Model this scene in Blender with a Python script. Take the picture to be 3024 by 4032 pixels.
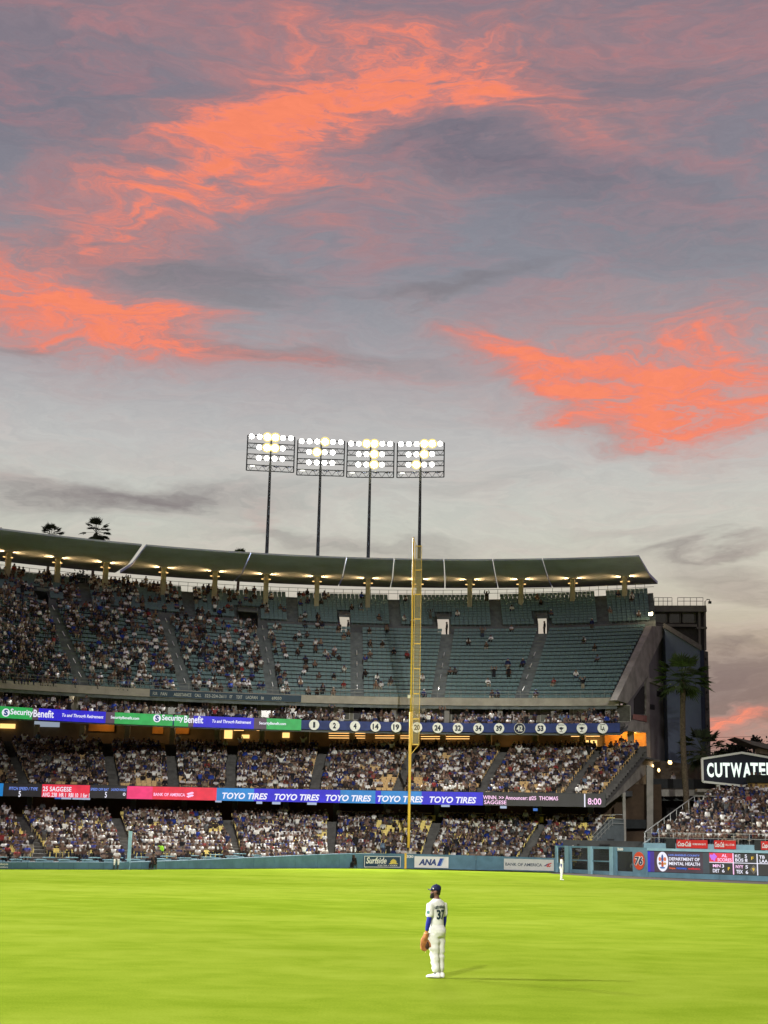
import bpy, bmesh, math, random
import numpy as np
from mathutils import Vector, Matrix, Euler
random.seed(7); RNG = np.random.default_rng(11)
for o in list(bpy.data.objects): bpy.data.objects.remove(o)
S = bpy.context.scene
COL = S.collection
R = math.radians
# ------------------------------------------------------------------ camera
F_PX, ROLL, PITCH, CAM_H = 5600.0, 0.021, math.atan(.2307), 2.79     # a 48 mm lens held about eye height in the front row
cam = bpy.data.cameras.new('camera'); cam_o = bpy.data.objects.new('camera', cam); COL.objects.link(cam_o)
cam.sensor_fit = 'VERTICAL'; cam.sensor_height = 36; cam.lens = F_PX / 4032 * 36; cam.clip_start = .1; cam.clip_end = 6000
_up = Vector((0, -math.sin(PITCH), math.cos(PITCH))); _fw = Vector((0, math.cos(PITCH), math.sin(PITCH))); _rt = Vector((1, 0, 0))
_cx = _rt * math.cos(ROLL) + _up * math.sin(ROLL); _cy = _up * math.cos(ROLL) - _rt * math.sin(ROLL)
_m = Matrix((_cx, _cy, -_fw)).transposed().to_4x4(); _m.translation = (0, 0, CAM_H); cam_o.matrix_world = _m
S.camera = cam_o
S.render.engine = 'CYCLES'
S.render.resolution_x, S.render.resolution_y = 768, 1024
S.view_settings.view_transform = 'Standard'; S.view_settings.look = 'None'; S.view_settings.exposure = 0; S.view_settings.gamma = 1
S.cycles.max_bounces = 6; S.cycles.transparent_max_bounces = 12
# measured points of the photograph -> real places at a known distance or height
def ray(x, y):
    u = (x - 1512) / F_PX; v = -(y - 2016) / F_PX
    a = u * math.cos(ROLL) - v * math.sin(ROLL); b = u * math.sin(ROLL) + v * math.cos(ROLL)
    return Vector((a, math.cos(PITCH) - b * math.sin(PITCH), math.sin(PITCH) + b * math.cos(PITCH)))
EYE = Vector((0, 0, CAM_H))
def atY(x, y, Y): d = ray(x, y); return EYE + d * (Y / d.y)
def atZ(x, y, z): d = ray(x, y); return EYE + d * ((z - CAM_H) / d.z)
def az_el(x, y): d = ray(x, y).normalized(); return math.degrees(math.atan2(d.x, d.y)), math.degrees(math.asin(d.z))
def lin(r, g, b):
    f = lambda c: (c / 255) / 12.92 if c <= 10 else (((c / 255) + .055) / 1.055) ** 2.4
    return (f(r), f(g), f(b), 1)
# ------------------------------------------------------------------ world: dusk sky with cirrus lit from below
class NT:
    def __init__(s, nt): s.nt = nt
    def n(s, t, **k):
        x = s.nt.nodes.new(t)
        for a, b in k.items(): setattr(x, a, b)
        return x
    def put(s, sock, v):
        if isinstance(v, bpy.types.NodeSocket): s.nt.links.new(v, sock)
        elif v is not None: sock.default_value = v
    def m(s, op, a, b=None, c=None, clamp=False):
        x = s.n('ShaderNodeMath', operation=op, use_clamp=clamp)
        for i, v in enumerate((a, b, c)): s.put(x.inputs[i], v)
        return x.outputs[0]
    def ss(s, v, a, b, to0=0., to1=1.):
        x = s.n('ShaderNodeMapRange', interpolation_type='SMOOTHSTEP')
        for i, q in enumerate((v, a, b, to0, to1)): s.put(x.inputs[i], q)
        return x.outputs[0]
    def xyz(s, a, b, c=0.):
        x = s.n('ShaderNodeCombineXYZ')
        for i, v in enumerate((a, b, c)): s.put(x.inputs[i], v)
        return x.outputs[0]
    def noise(s, vec, scale=1., detail=4., rough=.5, dist=0., out=0):
        x = s.n('ShaderNodeTexNoise'); s.put(x.inputs['Vector'], vec)
        for k, v in (('Scale', scale), ('Detail', detail), ('Roughness', rough), ('Distortion', dist)): s.put(x.inputs[k], v)
        return x.outputs[out]
    def mix(s, f, a, b, mode='MIX'):
        x = s.n('ShaderNodeMix', data_type='RGBA', blend_type=mode)
        s.put(x.inputs[0], f); s.put(x.inputs[6], a); s.put(x.inputs[7], b)
        return x.outputs[2]
    def mapping(s, vec, loc=(0,0,0), rot=(0,0,0), sc=(1,1,1), kind='POINT'):
        x = s.n('ShaderNodeMapping', vector_type=kind); s.put(x.inputs[0], vec)
        x.inputs['Location'].default_value = loc; x.inputs['Rotation'].default_value = rot; x.inputs['Scale'].default_value = sc
        return x.outputs[0]
    def ramp(s, f, stops):
        x = s.n('ShaderNodeValToRGB'); e = x.color_ramp.elements; s.put(x.inputs[0], f)
        while len(e) < len(stops): e.new(.5)
        for q, (p, c) in zip(e, stops): q.position = p; q.color = c
        return x.outputs[0]
SUN_AZ, SUN_EL = 24, 2.0           # last of the sunset, beyond the stand to the right
W = bpy.data.worlds.new('World'); S.world = W; W.use_nodes = True
def build_sky():
    nt = W.node_tree; nt.nodes.clear(); T = NT(nt)
    out = T.n('ShaderNodeOutputWorld'); bg = T.n('ShaderNodeBackground'); nt.links.new(bg.outputs[0], out.inputs[0])
    g = T.n('ShaderNodeTexCoord').outputs['Generated']
    nm = T.n('ShaderNodeVectorMath', operation='NORMALIZE'); nt.links.new(g, nm.inputs[0])
    sp = T.n('ShaderNodeSeparateXYZ'); nt.links.new(nm.outputs[0], sp.inputs[0])
    az = T.m('MULTIPLY', T.m('ARCTAN2', sp.outputs[0], sp.outputs[1]), 57.29578)
    el = T.m('MULTIPLY', T.m('ARCSINE', sp.outputs[2]), 57.29578)
    P = T.xyz(az, el)
    # domain warp, stretched along the cloud streets
    ps = T.mapping(P, rot=(0, 0, R(-9)), sc=(.055, .19, 1))
    w1 = T.noise(ps, 2.2, 5, .58, .35, out=1)
    sw = T.n('ShaderNodeSeparateColor'); nt.links.new(w1, sw.inputs[0])
    wx = T.m('MULTIPLY', T.m('SUBTRACT', sw.outputs[0], .5), 9.0); wy = T.m('MULTIPLY', T.m('SUBTRACT', sw.outputs[1], .5), 4.2)
    PW = T.xyz(T.m('ADD', az, wx), T.m('ADD', el, wy))
    streak = T.noise(T.mapping(PW, rot=(0, 0, R(-10)), sc=(.16, .62, 1)), 1.0, 9, .64, .25)
    streak2 = T.noise(T.mapping(PW, rot=(0, 0, R(8)), sc=(.30, 1.6, 1)), 1.0, 7, .62, .5)
    broad = T.noise(T.mapping(P, rot=(0, 0, R(-12)), sc=(.05, .13, 1)), 1.0, 6, .6, .3)
    tex = T.m('ADD', T.m('MULTIPLY', streak, .62), T.m('MULTIPLY', streak2, .38))
    def field(bl):
        acc = None
        for x, y, rx, ry, a, w in bl:
            c = az_el(x * 1.8228, y * 1.8228)
            k = 1.8228 / F_PX * 57.3
            v = T.mapping(PW, loc=(c[0], c[1], 0), rot=(0, 0, R(a - 1.2)), sc=(rx * k, ry * k, 1), kind='TEXTURE')
            L = T.n('ShaderNodeVectorMath', operation='LENGTH'); nt.links.new(v, L.inputs[0])
            e = T.ss(L.outputs['Value'], 2.9 if bl is OR else 2.3, 0., 0., w * (.86 if bl is OR else 1.))
            acc = e if acc is None else T.m('ADD', acc, e)
        return acc
    OR = [(330,440,270,52,12,.95),(560,350,200,62,28,.75),(640,255,270,42,10,.9),(470,290,200,60,20,.55),(860,232,210,34,8,.85),(900,105,260,48,6,.75),
          (690,130,150,50,10,.5),(1110,215,150,40,-14,.55),(1260,285,200,30,-10,.45),(850,425,110,40,10,.55),(700,512,110,12,-12,.6),(560,565,210,28,-4,.35),
          (90,545,170,36,8,.45),(1450,120,260,90,0,.38),(480,55,360,50,5,.35),(115,662,185,46,-6,1.95),(350,706,250,20,-7,1.15),(150,755,170,26,4,.5),(575,716,95,8,-4,.6),
          (1100,765,105,36,-22,.75),(1240,835,200,46,-20,.9),(1450,815,210,60,0,.9),(1610,800,130,80,0,.9),(1410,720,220,50,0,.45),(1350,640,130,26,0,.3),(1460,892,140,26,4,.7),
          (545,1130,42,12,-30,.4),(850,1115,42,10,0,.3),(280,800,260,40,2,.28),(1050,865,250,40,-6,.28),(1615,1545,90,12,0,1.5),(1570,1590,120,20,0,.8),(40,1035,90,14,0,.25)]
    DK = [(600,195,150,26,8,.6),(950,150,140,24,0,.6),(1300,190,170,50,0,.45),(1040,340,260,42,-8,.85),(250,540,150,30,0,.45),(420,620,210,36,0,.55),(980,622,140,13,12,.45),
          (480,748,300,20,-2,.6),(10,745,70,15,0,.6),(230,1075,300,28,3,.75),(1290,905,75,30,-20,.35),(700,1165,220,15,0,.45),(1540,1235,85,26,-10,.6),(1610,1390,70,24,0,.7),
          (1600,1475,140,50,0,.9),(1600,1165,130,10,5,.75),(90,210,200,100,0,.35),(1390,1140,120,10,0,.3),(1500,480,300,70,-4,.25),(1010,1060,120,14,15,.2)]
    O = field(OR); D = field(DK)
    # elsewhere in the sky the same kind of cloud goes on
    off = T.ss(T.m('ABSOLUTE', az), 17., 27.)
    up = T.ss(el, 33., 40.)
    offm = T.m('MAXIMUM', off, up)
    O = T.m('ADD', O, T.m('MULTIPLY', offm, T.ss(broad, .5, .7, 0., .35)))
    D = T.m('ADD', D, T.m('MULTIPLY', offm, T.ss(broad, .52, .36, 0., .8)))
    wisp = T.noise(T.mapping(PW, rot=(0, 0, R(-16)), sc=(.42, 1.9, 1)), 1.0, 9, .68, .45)
    O = T.m('MULTIPLY', O, T.ss(tex, .28, .70, .38, 1.1))
    O = T.m('MULTIPLY', O, T.ss(wisp, .25, .74, .42, 1.15))
    O = T.m('MINIMUM', O, 1.2)
    D = T.m('MULTIPLY', D, T.ss(tex, .62, .38, .45, 1.1), clamp=True)
    f = T.m('DIVIDE', T.m('ADD', el, 5.), 50., clamp=True)   # el -5..45
    base = T.ramp(f, [(0., lin(120,80,90)), (.11, lin(176,112,118)), (.165, lin(122,106,110)), (.225, lin(128,114,113)), (.25, lin(176,164,146)), (.29, lin(200,195,178)), (.35, lin(200,202,192)),
                      (.41, lin(192,192,190)), (.47, lin(170,168,172)), (.55, lin(140,142,152)), (.64, lin(132,130,142)), (.74, lin(134,124,136)), (1., lin(116,110,130))])
    # pale thin veil
    veil = T.m('MULTIPLY', T.ss(streak2, .35, .75), T.ss(el, 20., 12., .0, .30))
    base = T.mix(veil, base, lin(216,206,198))
    rose = T.m('MULTIPLY', T.ss(tex, .42, .68), T.ss(el, 16., 30., .10, .62))
    base = T.mix(rose, base, lin(188,126,130))
    darkc = T.mix(T.ss(el, 20., 27.), lin(122,111,114), lin(116,111,124))
    base = T.mix(D, base, darkc)
    orange = T.ramp(T.m('MULTIPLY', O, .74), [(0., lin(182,142,140)), (.3, lin(204,134,127)), (.58, lin(232,136,120)), (.82, lin(248,138,112)), (1., lin(255,140,94))])
    col = T.mix(T.m('MULTIPLY', T.m('POWER', O, 1.15), 1.05, clamp=True), base, orange)
    # fine grain of the cloud sheet
    fine = T.noise(T.mapping(PW, rot=(0, 0, R(-14)), sc=(.8, 3.2, 1)), 1.0, 8, .7, .6)
    col = T.mix(T.ss(fine, .3, .7, .30, 0.), col, T.mix(1., col, (.72, .72, .76, 1), 'MULTIPLY'))
    sky = T.n('ShaderNodeTexSky', sky_type='NISHITA'); sky.sun_disc = False; sky.sun_elevation = R(SUN_EL); sky.sun_rotation = R(SUN_AZ); sky.altitude = 150
    skl = T.mix(1., sky.outputs[0], (.05, .05, .05, 1), 'MULTIPLY')
    col = T.mix(.12, col, skl, 'ADD')
    nt.links.new(col, bg.inputs[0]); bg.inputs[1].default_value = 1.0
build_sky()
# the sun: only a faint glow left
sl = bpy.data.lights.new('sun', 'SUN'); so = bpy.data.objects.new('sun', sl); COL.objects.link(so)
sl.energy = .06; sl.angle = R(12); sl.color = (1, .62, .5)
so.rotation_euler = Vector((math.sin(R(SUN_AZ)) * math.cos(R(4)), math.cos(R(SUN_AZ)) * math.cos(R(4)), math.sin(R(4)))).to_track_quat('Z', 'Y').to_euler()
# floodlight levels (one lamp bank each); the fixtures are built further down
FLOOD = {'field': 2.4e4, 'left': 8.5e4, 'third': 1.2e5, 'behind': 6.0e4, 'deep_fill': 1.55e5}
# ------------------------------------------------------------------ materials
MATS = {}
def mat(name, c, rough=.75, var=.18, scale=3., bump=0., metal=0., c2=None, emit=0., ecol=None, spec=.3, trans=0.):
    if name in MATS: return MATS[name]
    m = bpy.data.materials.new(name); m.use_nodes = True; T = NT(m.node_tree); b = m.node_tree.nodes['Principled BSDF']
    co = T.n('ShaderNodeTexCoord').outputs['Object']
    c = tuple(c[:3]) + (1,)
    if var > 0:
        n = T.noise(co, scale, 6, .6)
        lo = tuple(x * (1 - var) for x in c[:3]) + (1,); hi = tuple(min(1, x * (1 + var)) for x in (c2 or c)[:3]) + (1,)
        T.put(b.inputs['Base Color'], T.mix(T.ss(n, .3, .7), lo, hi))
    else: b.inputs['Base Color'].default_value = c
    b.inputs['Roughness'].default_value = rough; b.inputs['Metallic'].default_value = metal; b.inputs['Specular IOR Level'].default_value = spec
    if bump:
        bn = T.n('ShaderNodeBump'); bn.inputs['Strength'].default_value = bump; bn.inputs['Distance'].default_value = .02
        T.put(bn.inputs['Height'], T.noise(co, scale * 6, 5, .6)); T.put(b.inputs['Normal'], bn.outputs[0])
    if emit:
        b.inputs['Emission Color'].default_value = tuple((ecol or c)[:3]) + (1,); b.inputs['Emission Strength'].default_value = emit
    MATS[name] = m; return m
def emat(name, c, s=1.):
    if name in MATS: return MATS[name]
    return mat(name, tuple(x * .12 for x in c[:3]), .5, 0, emit=s, ecol=c)
def screen_mat(name, c, s=1., grain=.12):      # an LED screen: pixel grain and drifting bands in the light it gives off
    m = bpy.data.materials.new(name); m.use_nodes = True; T = NT(m.node_tree); b = m.node_tree.nodes['Principled BSDF']
    co = T.n('ShaderNodeTexCoord').outputs['Object']
    n = T.noise(co, 1.2, 3, .5)
    T.put(b.inputs['Emission Color'], T.mix(T.ss(n, .3, .7), tuple(x * (1 - grain) for x in c[:3]) + (1,), tuple(min(1, x * (1 + grain)) for x in c[:3]) + (1,)))
    b.inputs['Base Color'].default_value = (.02, .02, .02, 1); b.inputs['Emission Strength'].default_value = s; b.inputs['Roughness'].default_value = .6
    MATS[name] = m; return m
def attr_mat(name, rough=.85):
    m = bpy.data.materials.new(name); m.use_nodes = True; T = NT(m.node_tree); b = m.node_tree.nodes['Principled BSDF']
    a = T.n('ShaderNodeAttribute', attribute_name='Col'); T.put(b.inputs['Base Color'], a.outputs['Color']); b.inputs['Roughness'].default_value = rough
    b.inputs['Specular IOR Level'].default_value = .2
    MATS[name] = m; return m
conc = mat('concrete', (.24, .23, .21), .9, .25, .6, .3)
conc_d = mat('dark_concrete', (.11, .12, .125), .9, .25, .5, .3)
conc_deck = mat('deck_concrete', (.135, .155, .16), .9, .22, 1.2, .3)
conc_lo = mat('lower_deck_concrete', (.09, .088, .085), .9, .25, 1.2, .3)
fascia_m = mat('fascia_concrete', (.33, .31, .27), .85, .14, .8, .2)
roof_m = mat('roof_soffit', (.52, .58, .76), .9, .14, .25, .1)
col_m = mat('column_paint', (.42, .38, .28), .8, .12, 1.)
navy = mat('navy_paint', (.022, .04, .17), .6, .2, 1.)
navy_sign = mat('navy_sign', (.003, .007, .02), .5, .15, 1.)
black = mat('black_paint', (.006, .006, .007), .6, .2, 2.)
white = mat('white_paint', (.75, .75, .72), .6, .08, 2.)
offwhite = mat('offwhite_panel', (.62, .62, .58), .6, .06, 1.)
wall_blue = mat('wall_padding_blue', (.082, .168, .222), .75, .16, .8, .1)
wall_blue_l = mat('light_blue_paint', (.23, .40, .48), .7, .12, .8)
track_m = mat('warning_track_dirt', (.030, .019, .012), .95, .3, .8, .3)
pole_y = mat('foul_pole_yellow', (.75, .50, .07), .5, .08, 1.)
steel = mat('galvanised_steel', (.30, .31, .31), .45, .15, 3., metal=.6)
steel_d = mat('dark_steel', (.035, .042, .042), .6, .2, 2.)
rail_m = mat('rail_grey', (.22, .23, .23), .6, .1, 2.)
seat_y = mat('seat_yellow', (.70, .56, .17), .55, .14, 4.)
seat_o = mat('seat_orange', (.50, .34, .15), .55, .16, 4.)
seat_g = mat('seat_green', (.115, .190, .20), .5, .16, 4.)
tan = mat('tan_wall', (.50, .34, .12), .85, .15, .6)
glass_d = mat('dark_glass', (.012, .016, .018), .12, .2, 1., spec=.6)
blue_wall = mat('blue_stucco', (.11, .145, .215), .9, .25, .12, .2)
red = mat('red_banner', (.62, .03, .025), .6, .1, 2.)
crowd_m = attr_mat('crowd_cloth')
# ------------------------------------------------------------------ mesh helpers
def link(name, me, material=None, parent=None, loc=None):
    o = bpy.data.objects.new(name, me); COL.objects.link(o)
    if material is not None and me is not None and not me.materials: me.materials.append(material)
    if parent is not None: o.parent = parent
    if loc is not None: o.location = loc
    return o
def tag(o, label=None, cat=None, group=None, kind=None):
    for k, v in (('label', label), ('category', cat), ('group', group), ('kind', kind)):
        if v: o[k] = v
    return o
def empty(name, loc=(0, 0, 0), label=None, cat=None, group=None, kind=None):
    o = bpy.data.objects.new(name, None); COL.objects.link(o); o.location = loc; o.empty_display_size = .3
    bpy.context.view_layer.update if False else None
    return tag(o, label, cat, group, kind)
class MB:
    """collects shapes in world metres; build() links them as ONE mesh object with its origin at `at`"""
    def __init__(s): s.v = []; s.f = []
    def add(s, vs, fs):
        k = len(s.v); s.v += [tuple(q) for q in vs]; s.f += [tuple(i + k for i in f) for f in fs]; return s
    def box(s, c, d, rz=0., ux=None, uz=None):
        x = Vector(ux) if ux is not None else Vector((math.cos(rz), math.sin(rz), 0)); z = Vector(uz) if uz is not None else Vector((0, 0, 1))
        x = x.normalized(); z = z.normalized(); y = z.cross(x); c = Vector(c)
        P = [c + x * (i * d[0] / 2) + y * (j * d[1] / 2) + z * (k * d[2] / 2) for k in (-1, 1) for j in (-1, 1) for i in (-1, 1)]
        return s.add(P, [(0,2,3,1), (4,5,7,6), (0,1,5,4), (2,6,7,3), (0,4,6,2), (1,3,7,5)])
    def bar(s, a, b, w, h=None):
        a = Vector(a); b = Vector(b); d = b - a
        if d.length < 1e-6: return s
        u = Vector((0, 0, 1)) if abs(d.normalized().z) < .95 else Vector((1, 0, 0))
        y = u.cross(d).normalized(); z = d.normalized().cross(y)
        return s.box((a + b) / 2, (d.length, w, h or w), ux=d, uz=z)
    def tube(s, pts, rad, n=8, cap=True):
        rad = rad if isinstance(rad, (list, tuple)) else [rad] * len(pts)
        P = [Vector(p) for p in pts]; vs = []; fs = []
        for i, p in enumerate(P):
            d = (P[min(i + 1, len(P) - 1)] - P[max(i - 1, 0)]).normalized()
            u = Vector((0, 0, 1)) if abs(d.z) < .9 else Vector((1, 0, 0)); a = d.cross(u).normalized(); b = d.cross(a)
            vs += [p + (a * math.cos(2 * math.pi * k / n) + b * math.sin(2 * math.pi * k / n)) * rad[i] for k in range(n)]
        for i in range(len(P) - 1):
            for k in range(n): fs.append((i*n+k, i*n+(k+1) % n, (i+1)*n+(k+1) % n, (i+1)*n+k))
        if cap: fs += [tuple(range(n)), tuple(range((len(P)-1)*n, len(P)*n))[::-1]]
        return s.add(vs, fs)
    def prism(s, poly, vec):          # extrude a planar polygon along vec
        n = len(poly); P = [Vector(p) for p in poly]; Q = [p + Vector(vec) for p in P]
        return s.add(P + Q, [tuple(range(n))[::-1], tuple(range(n, 2*n))] + [(i, (i+1) % n, n+(i+1) % n, n+i) for i in range(n)])
    def loft(s, rings, cap=True):
        n = len(rings[0]); vs = [p for r in rings for p in r]; fs = []
        for i in range(len(rings) - 1):
            for k in range(n): fs.append((i*n+k, i*n+(k+1) % n, (i+1)*n+(k+1) % n, (i+1)*n+k))
        if cap: fs += [tuple(range(n))[::-1], tuple(range((len(rings)-1)*n, len(rings)*n))]
        return s.add(vs, fs)
    def mesh(s, name, at=None, smooth=False):
        at = Vector(at) if at is not None else Vector((0, 0, 0))
        me = bpy.data.meshes.new(name); me.from_pydata([Vector(v) - at for v in s.v], [], s.f); me.update()
        bm = bmesh.new(); bm.from_mesh(me); bmesh.ops.recalc_face_normals(bm, faces=bm.faces); bm.to_mesh(me); bm.free()
        if smooth:
            for p in me.polygons: p.use_smooth = True
        return me
    def build(s, name, material, parent=None, smooth=False):
        if parent is None:
            a = np.array(s.v); at = Vector(((a[:,0].min()+a[:,0].max())/2, (a[:,1].min()+a[:,1].max())/2, a[:,2].min()))
            return link(name, s.mesh(name, at, smooth), material, None, at)
        at = wloc(parent)
        return link(name, s.mesh(name, at, smooth), material, parent)
WL = {}
def wloc(o):
    v = Vector((0, 0, 0))
    while o is not None: v += Vector(o.location); o = o.parent
    return v
def text_mesh(txt, w, h, bold=.0, shear=0., ex=.01, spacing=1.):
    cu = bpy.data.curves.new('lettering', 'FONT'); cu.body = txt; cu.offset = bold; cu.shear = shear; cu.extrude = .02; cu.space_character = spacing; cu.resolution_u = 3
    to = bpy.data.objects.new('lettering', cu); COL.objects.link(to)
    me = bpy.data.meshes.new_from_object(to); bpy.data.objects.remove(to); bpy.data.curves.remove(cu)
    a = np.empty(len(me.vertices) * 3); me.vertices.foreach_get('co', a); a = a.reshape(-1, 3)
    lo, hi = a.min(0), a.max(0); c = (lo + hi) / 2; d = np.maximum(hi - lo, 1e-6)
    b = (a - c) / d * np.array([w, h, ex])
    return me, b
def lettering(name, txt, c, ux, w, h, material, parent, bold=.015, shear=0., ex=.012, uz=(0,0,1), spacing=1.):
    me, b = text_mesh(txt, w, h, bold, shear, ex, spacing)
    ux = Vector(ux).normalized(); uz = Vector(uz).normalized(); un = ux.cross(uz)      # un points towards the reader
    A = np.array([ux, uz, un]); p = b @ A + np.array(Vector(c) - wloc(parent))
    me.vertices.foreach_set('co', p.ravel().astype(np.float32)); me.update(); me.materials.clear(); me.name = name
    return link(name, me, material, parent)
# curves in plan
class Arc:
    def __init__(s, c, rad, a0, a1): s.c = Vector((c[0], c[1], 0)); s.r = rad; s.a0 = a0; s.a1 = a1
    def ang(s, t): return s.a0 + (s.a1 - s.a0) * t
    def pt(s, t, z=0., off=0.):
        a = s.ang(t); return Vector((s.c.x + (s.r + off) * math.sin(a), s.c.y + (s.r + off) * math.cos(a), z))
    def ux(s, t): a = s.ang(t); return Vector((math.cos(a), -math.sin(a), 0))
    def t_of(s, p): return (math.atan2(p[0] - s.c.x, p[1] - s.c.y) - s.a0) / (s.a1 - s.a0)
    def hit(s, x, y, off=0.):
        d = ray(x, y); o = EYE - s.c; rr = s.r + off; a = d.x**2 + d.y**2; b = 2 * (d.x * o.x + d.y * o.y); c = o.x**2 + o.y**2 - rr * rr
        k = (-b + math.sqrt(b * b - 4 * a * c)) / (2 * a); return EYE + d * k
    def t_px(s, x, y, off=0.): return s.t_of(s.hit(x, y, off))
def arc_px(c, rad, p0, p1):
    a = Arc(c, rad, 0., 1.); return Arc(c, rad, a.ang(a.t_px(*p0)), a.ang(a.t_px(*p1)))
def arc3(p, q, r_):
    (x1,y1),(x2,y2),(x3,y3) = p,q,r_
    d = 2*(x1*(y2-y3)+x2*(y3-y1)+x3*(y1-y2)); a,b,c = x1*x1+y1*y1, x2*x2+y2*y2, x3*x3+y3*y3
    cx = (a*(y2-y3)+b*(y3-y1)+c*(y1-y2))/d; cy = (a*(x3-x2)+b*(x1-x3)+c*(x2-x1))/d
    return (cx, cy), math.hypot(x1-cx, y1-cy)
def band(mb, arc, t0, t1, prof, n=None):
    """sweep a closed profile [(offset, z)] along an arc"""
    n = n or max(2, int(abs(t1 - t0) * abs(arc.a1 - arc.a0) * arc.r / 1.4) + 1)
    return mb.loft([[arc.pt(t0 + (t1 - t0) * i / n, z, o) for o, z in prof] for i in range(n + 1)])
def rect(o0, o1, z0, z1): return [(o0, z0), (o1, z0), (o1, z1), (o0, z1)]
def px_of(p):
    d = Vector(p) - EYE; zc = d.dot(_fw)
    return 1512 + d.dot(_cx) / zc * F_PX, 2016 - d.dot(_cy) / zc * F_PX
# ------------------------------------------------------------------ ground
def flat(name, pts, z, material, kind='structure'):
    me = bpy.data.meshes.new(name); me.from_pydata([(x, y, z) for x, y in pts], [], [tuple(range(len(pts)))]); me.update()
    o = link(name, me, material); tag(o, kind=kind); return o
def grass_material():
    m = bpy.data.materials.new('mown_grass'); m.use_nodes = True; T = NT(m.node_tree); b = m.node_tree.nodes['Principled BSDF']
    co = T.n('ShaderNodeTexCoord').outputs['Object']
    big = T.noise(T.mapping(co, sc=(.035, .09, 1)), 1., 5, .6, .4); mid = T.noise(T.mapping(co, sc=(.42, .5, 1)), 1., 8, .68, .3)
    fine = T.noise(co, 22., 8, .75); blade = T.noise(T.mapping(co, sc=(1, .35, 1)), 90., 4, .7)
    sp = T.n('ShaderNodeSeparateXYZ'); T.put(sp.inputs[0], co)
    v = T.m('ADD', T.m('MULTIPLY', big, .26), T.m('ADD', T.m('MULTIPLY', mid, .26), T.m('ADD', T.m('MULTIPLY', fine, .30), T.m('MULTIPLY', blade, .18))))
    c = T.ramp(T.ss(v, .37, .63), [(0., (.120, .190, .010, 1)), (.5, (.180, .252, .020, 1)), (1., (.240, .308, .038, 1))])
    worn = T.m('MULTIPLY', T.ss(T.noise(co, 2.3, 5, .6), .72, .78), .5)
    c = T.mix(worn, c, (.07, .075, .02, 1))
    T.put(b.inputs['Base Color'], c); b.inputs['Roughness'].default_value = 1.; b.inputs['Specular IOR Level'].default_value = 0.
    bn = T.n('ShaderNodeBump'); bn.inputs['Strength'].default_value = .55; bn.inputs['Distance'].default_value = .03
    T.put(bn.inputs['Height'], T.m('ADD', T.m('MULTIPLY', fine, .8), T.m('ADD', blade, T.m('MULTIPLY', mid, .3)))); T.put(b.inputs['Normal'], bn.outputs[0])
    return m
ground_m = mat('dark_ground', (.03, .03, .028), .95, .3, .05)
flat('ground', [(-900, -300), (900, -300), (900, 2500), (-900, 2500)], -.02, ground_m)
# the line of the field wall in plan: px x -> (X, Y, wall height)
WALL_T = [(-700, -42.0, 98.0, .6), (0, -28.96, 112.95, .57), (480, -20.88, 120.4, .60), (800, -14.6, 129.4, .85), (1080, -9.0, 138.0, 1.15), (1350, -3.32, 144.8, 1.45), (1590, 2.79, 149.4, 1.5), (1900, 10.9, 149.9, 1.45), (2190, 18.0, 146.9, 1.4), (2320, 21.6, 147.5, 1.4)]
_wx = np.array([w[0] for w in WALL_T], float)
def smooth_tab(col):
    xs = np.linspace(-700, 2320, 400); y = np.interp(xs, _wx, [w[col] for w in WALL_T]); k = np.hanning(31); k /= k.sum()
    yp = np.concatenate([y[0] + (np.arange(-15, 0)) * (y[1] - y[0]), y, y[-1] + np.arange(1, 16) * (y[-1] - y[-2])]); return xs, np.convolve(yp, k, 'valid')
_tx, _wX = smooth_tab(1); _, _wY = smooth_tab(2); _, _wH = smooth_tab(3)
def wall_at(x): return Vector((float(np.interp(x, _tx, _wX)), float(np.interp(x, _tx, _wY)), 0)), float(np.interp(x, _tx, _wH))
G0 = wall_at(2190)[0]; G1 = Vector((24.72, 133.43, 0)); G2 = Vector((33.45, 125.3, 0)); G3 = Vector((47.0, 112.6, 0))
gm = grass_material()
flat('field', [(-95, -14), (95, -14), (95, 60), (60, 100), (47, 112.6), (33.4, 125.3), (24.7, 133.4), (18, 146.9)] + [tuple(wall_at(x)[0].xy) for x in range(2150, -700, -60)] + [(-60, 84), (-95, 60)], 0., gm)
tr = [G3, G2, G1, G0] + [wall_at(x)[0] for x in range(2150, 1150, -80)]
tin = [G3 + Vector((-5, -7, 0)), G2 + Vector((-4.2, -7.2, 0)), G1 + Vector((-4.6, -5.6, 0)), G0 + Vector((-1.5, -6.0, 0))] + [wall_at(x)[0] + Vector((.3, -max(.3, 3.2 * (x - 1150) / 900), 0)) for x in range(2150, 1150, -80)]
flat('warning_track', [tuple(p.xy) for p in tr] + [tuple(p.xy) for p in reversed(tin)], .004, track_m)
hm = mat('hillside_scrub', (.03, .035, .02), .95, .4, .05)
me = bpy.data.meshes.new('hill'); gx = np.linspace(-420, 420, 43); gy = np.linspace(215, 700, 26)
hz = lambda x, y: (22 / (1 + math.exp((x - 22) / 9)) + 7 / (1 + math.exp((22 - x) / 9))) * min(1, (y - 215) / 14) + 1.5 * math.sin(x * .031) * math.sin(y * .02) * min(1, (y - 215) / 14)
me.from_pydata([(x, y, hz(x, y) - .015) for y in gy for x in gx], [], [(j*43+i, j*43+i+1, (j+1)*43+i+1, (j+1)*43+i) for j in range(25) for i in range(42)])
for p in me.polygons: p.use_smooth = True
tag(link('hill', me, hm), kind='structure')
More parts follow.
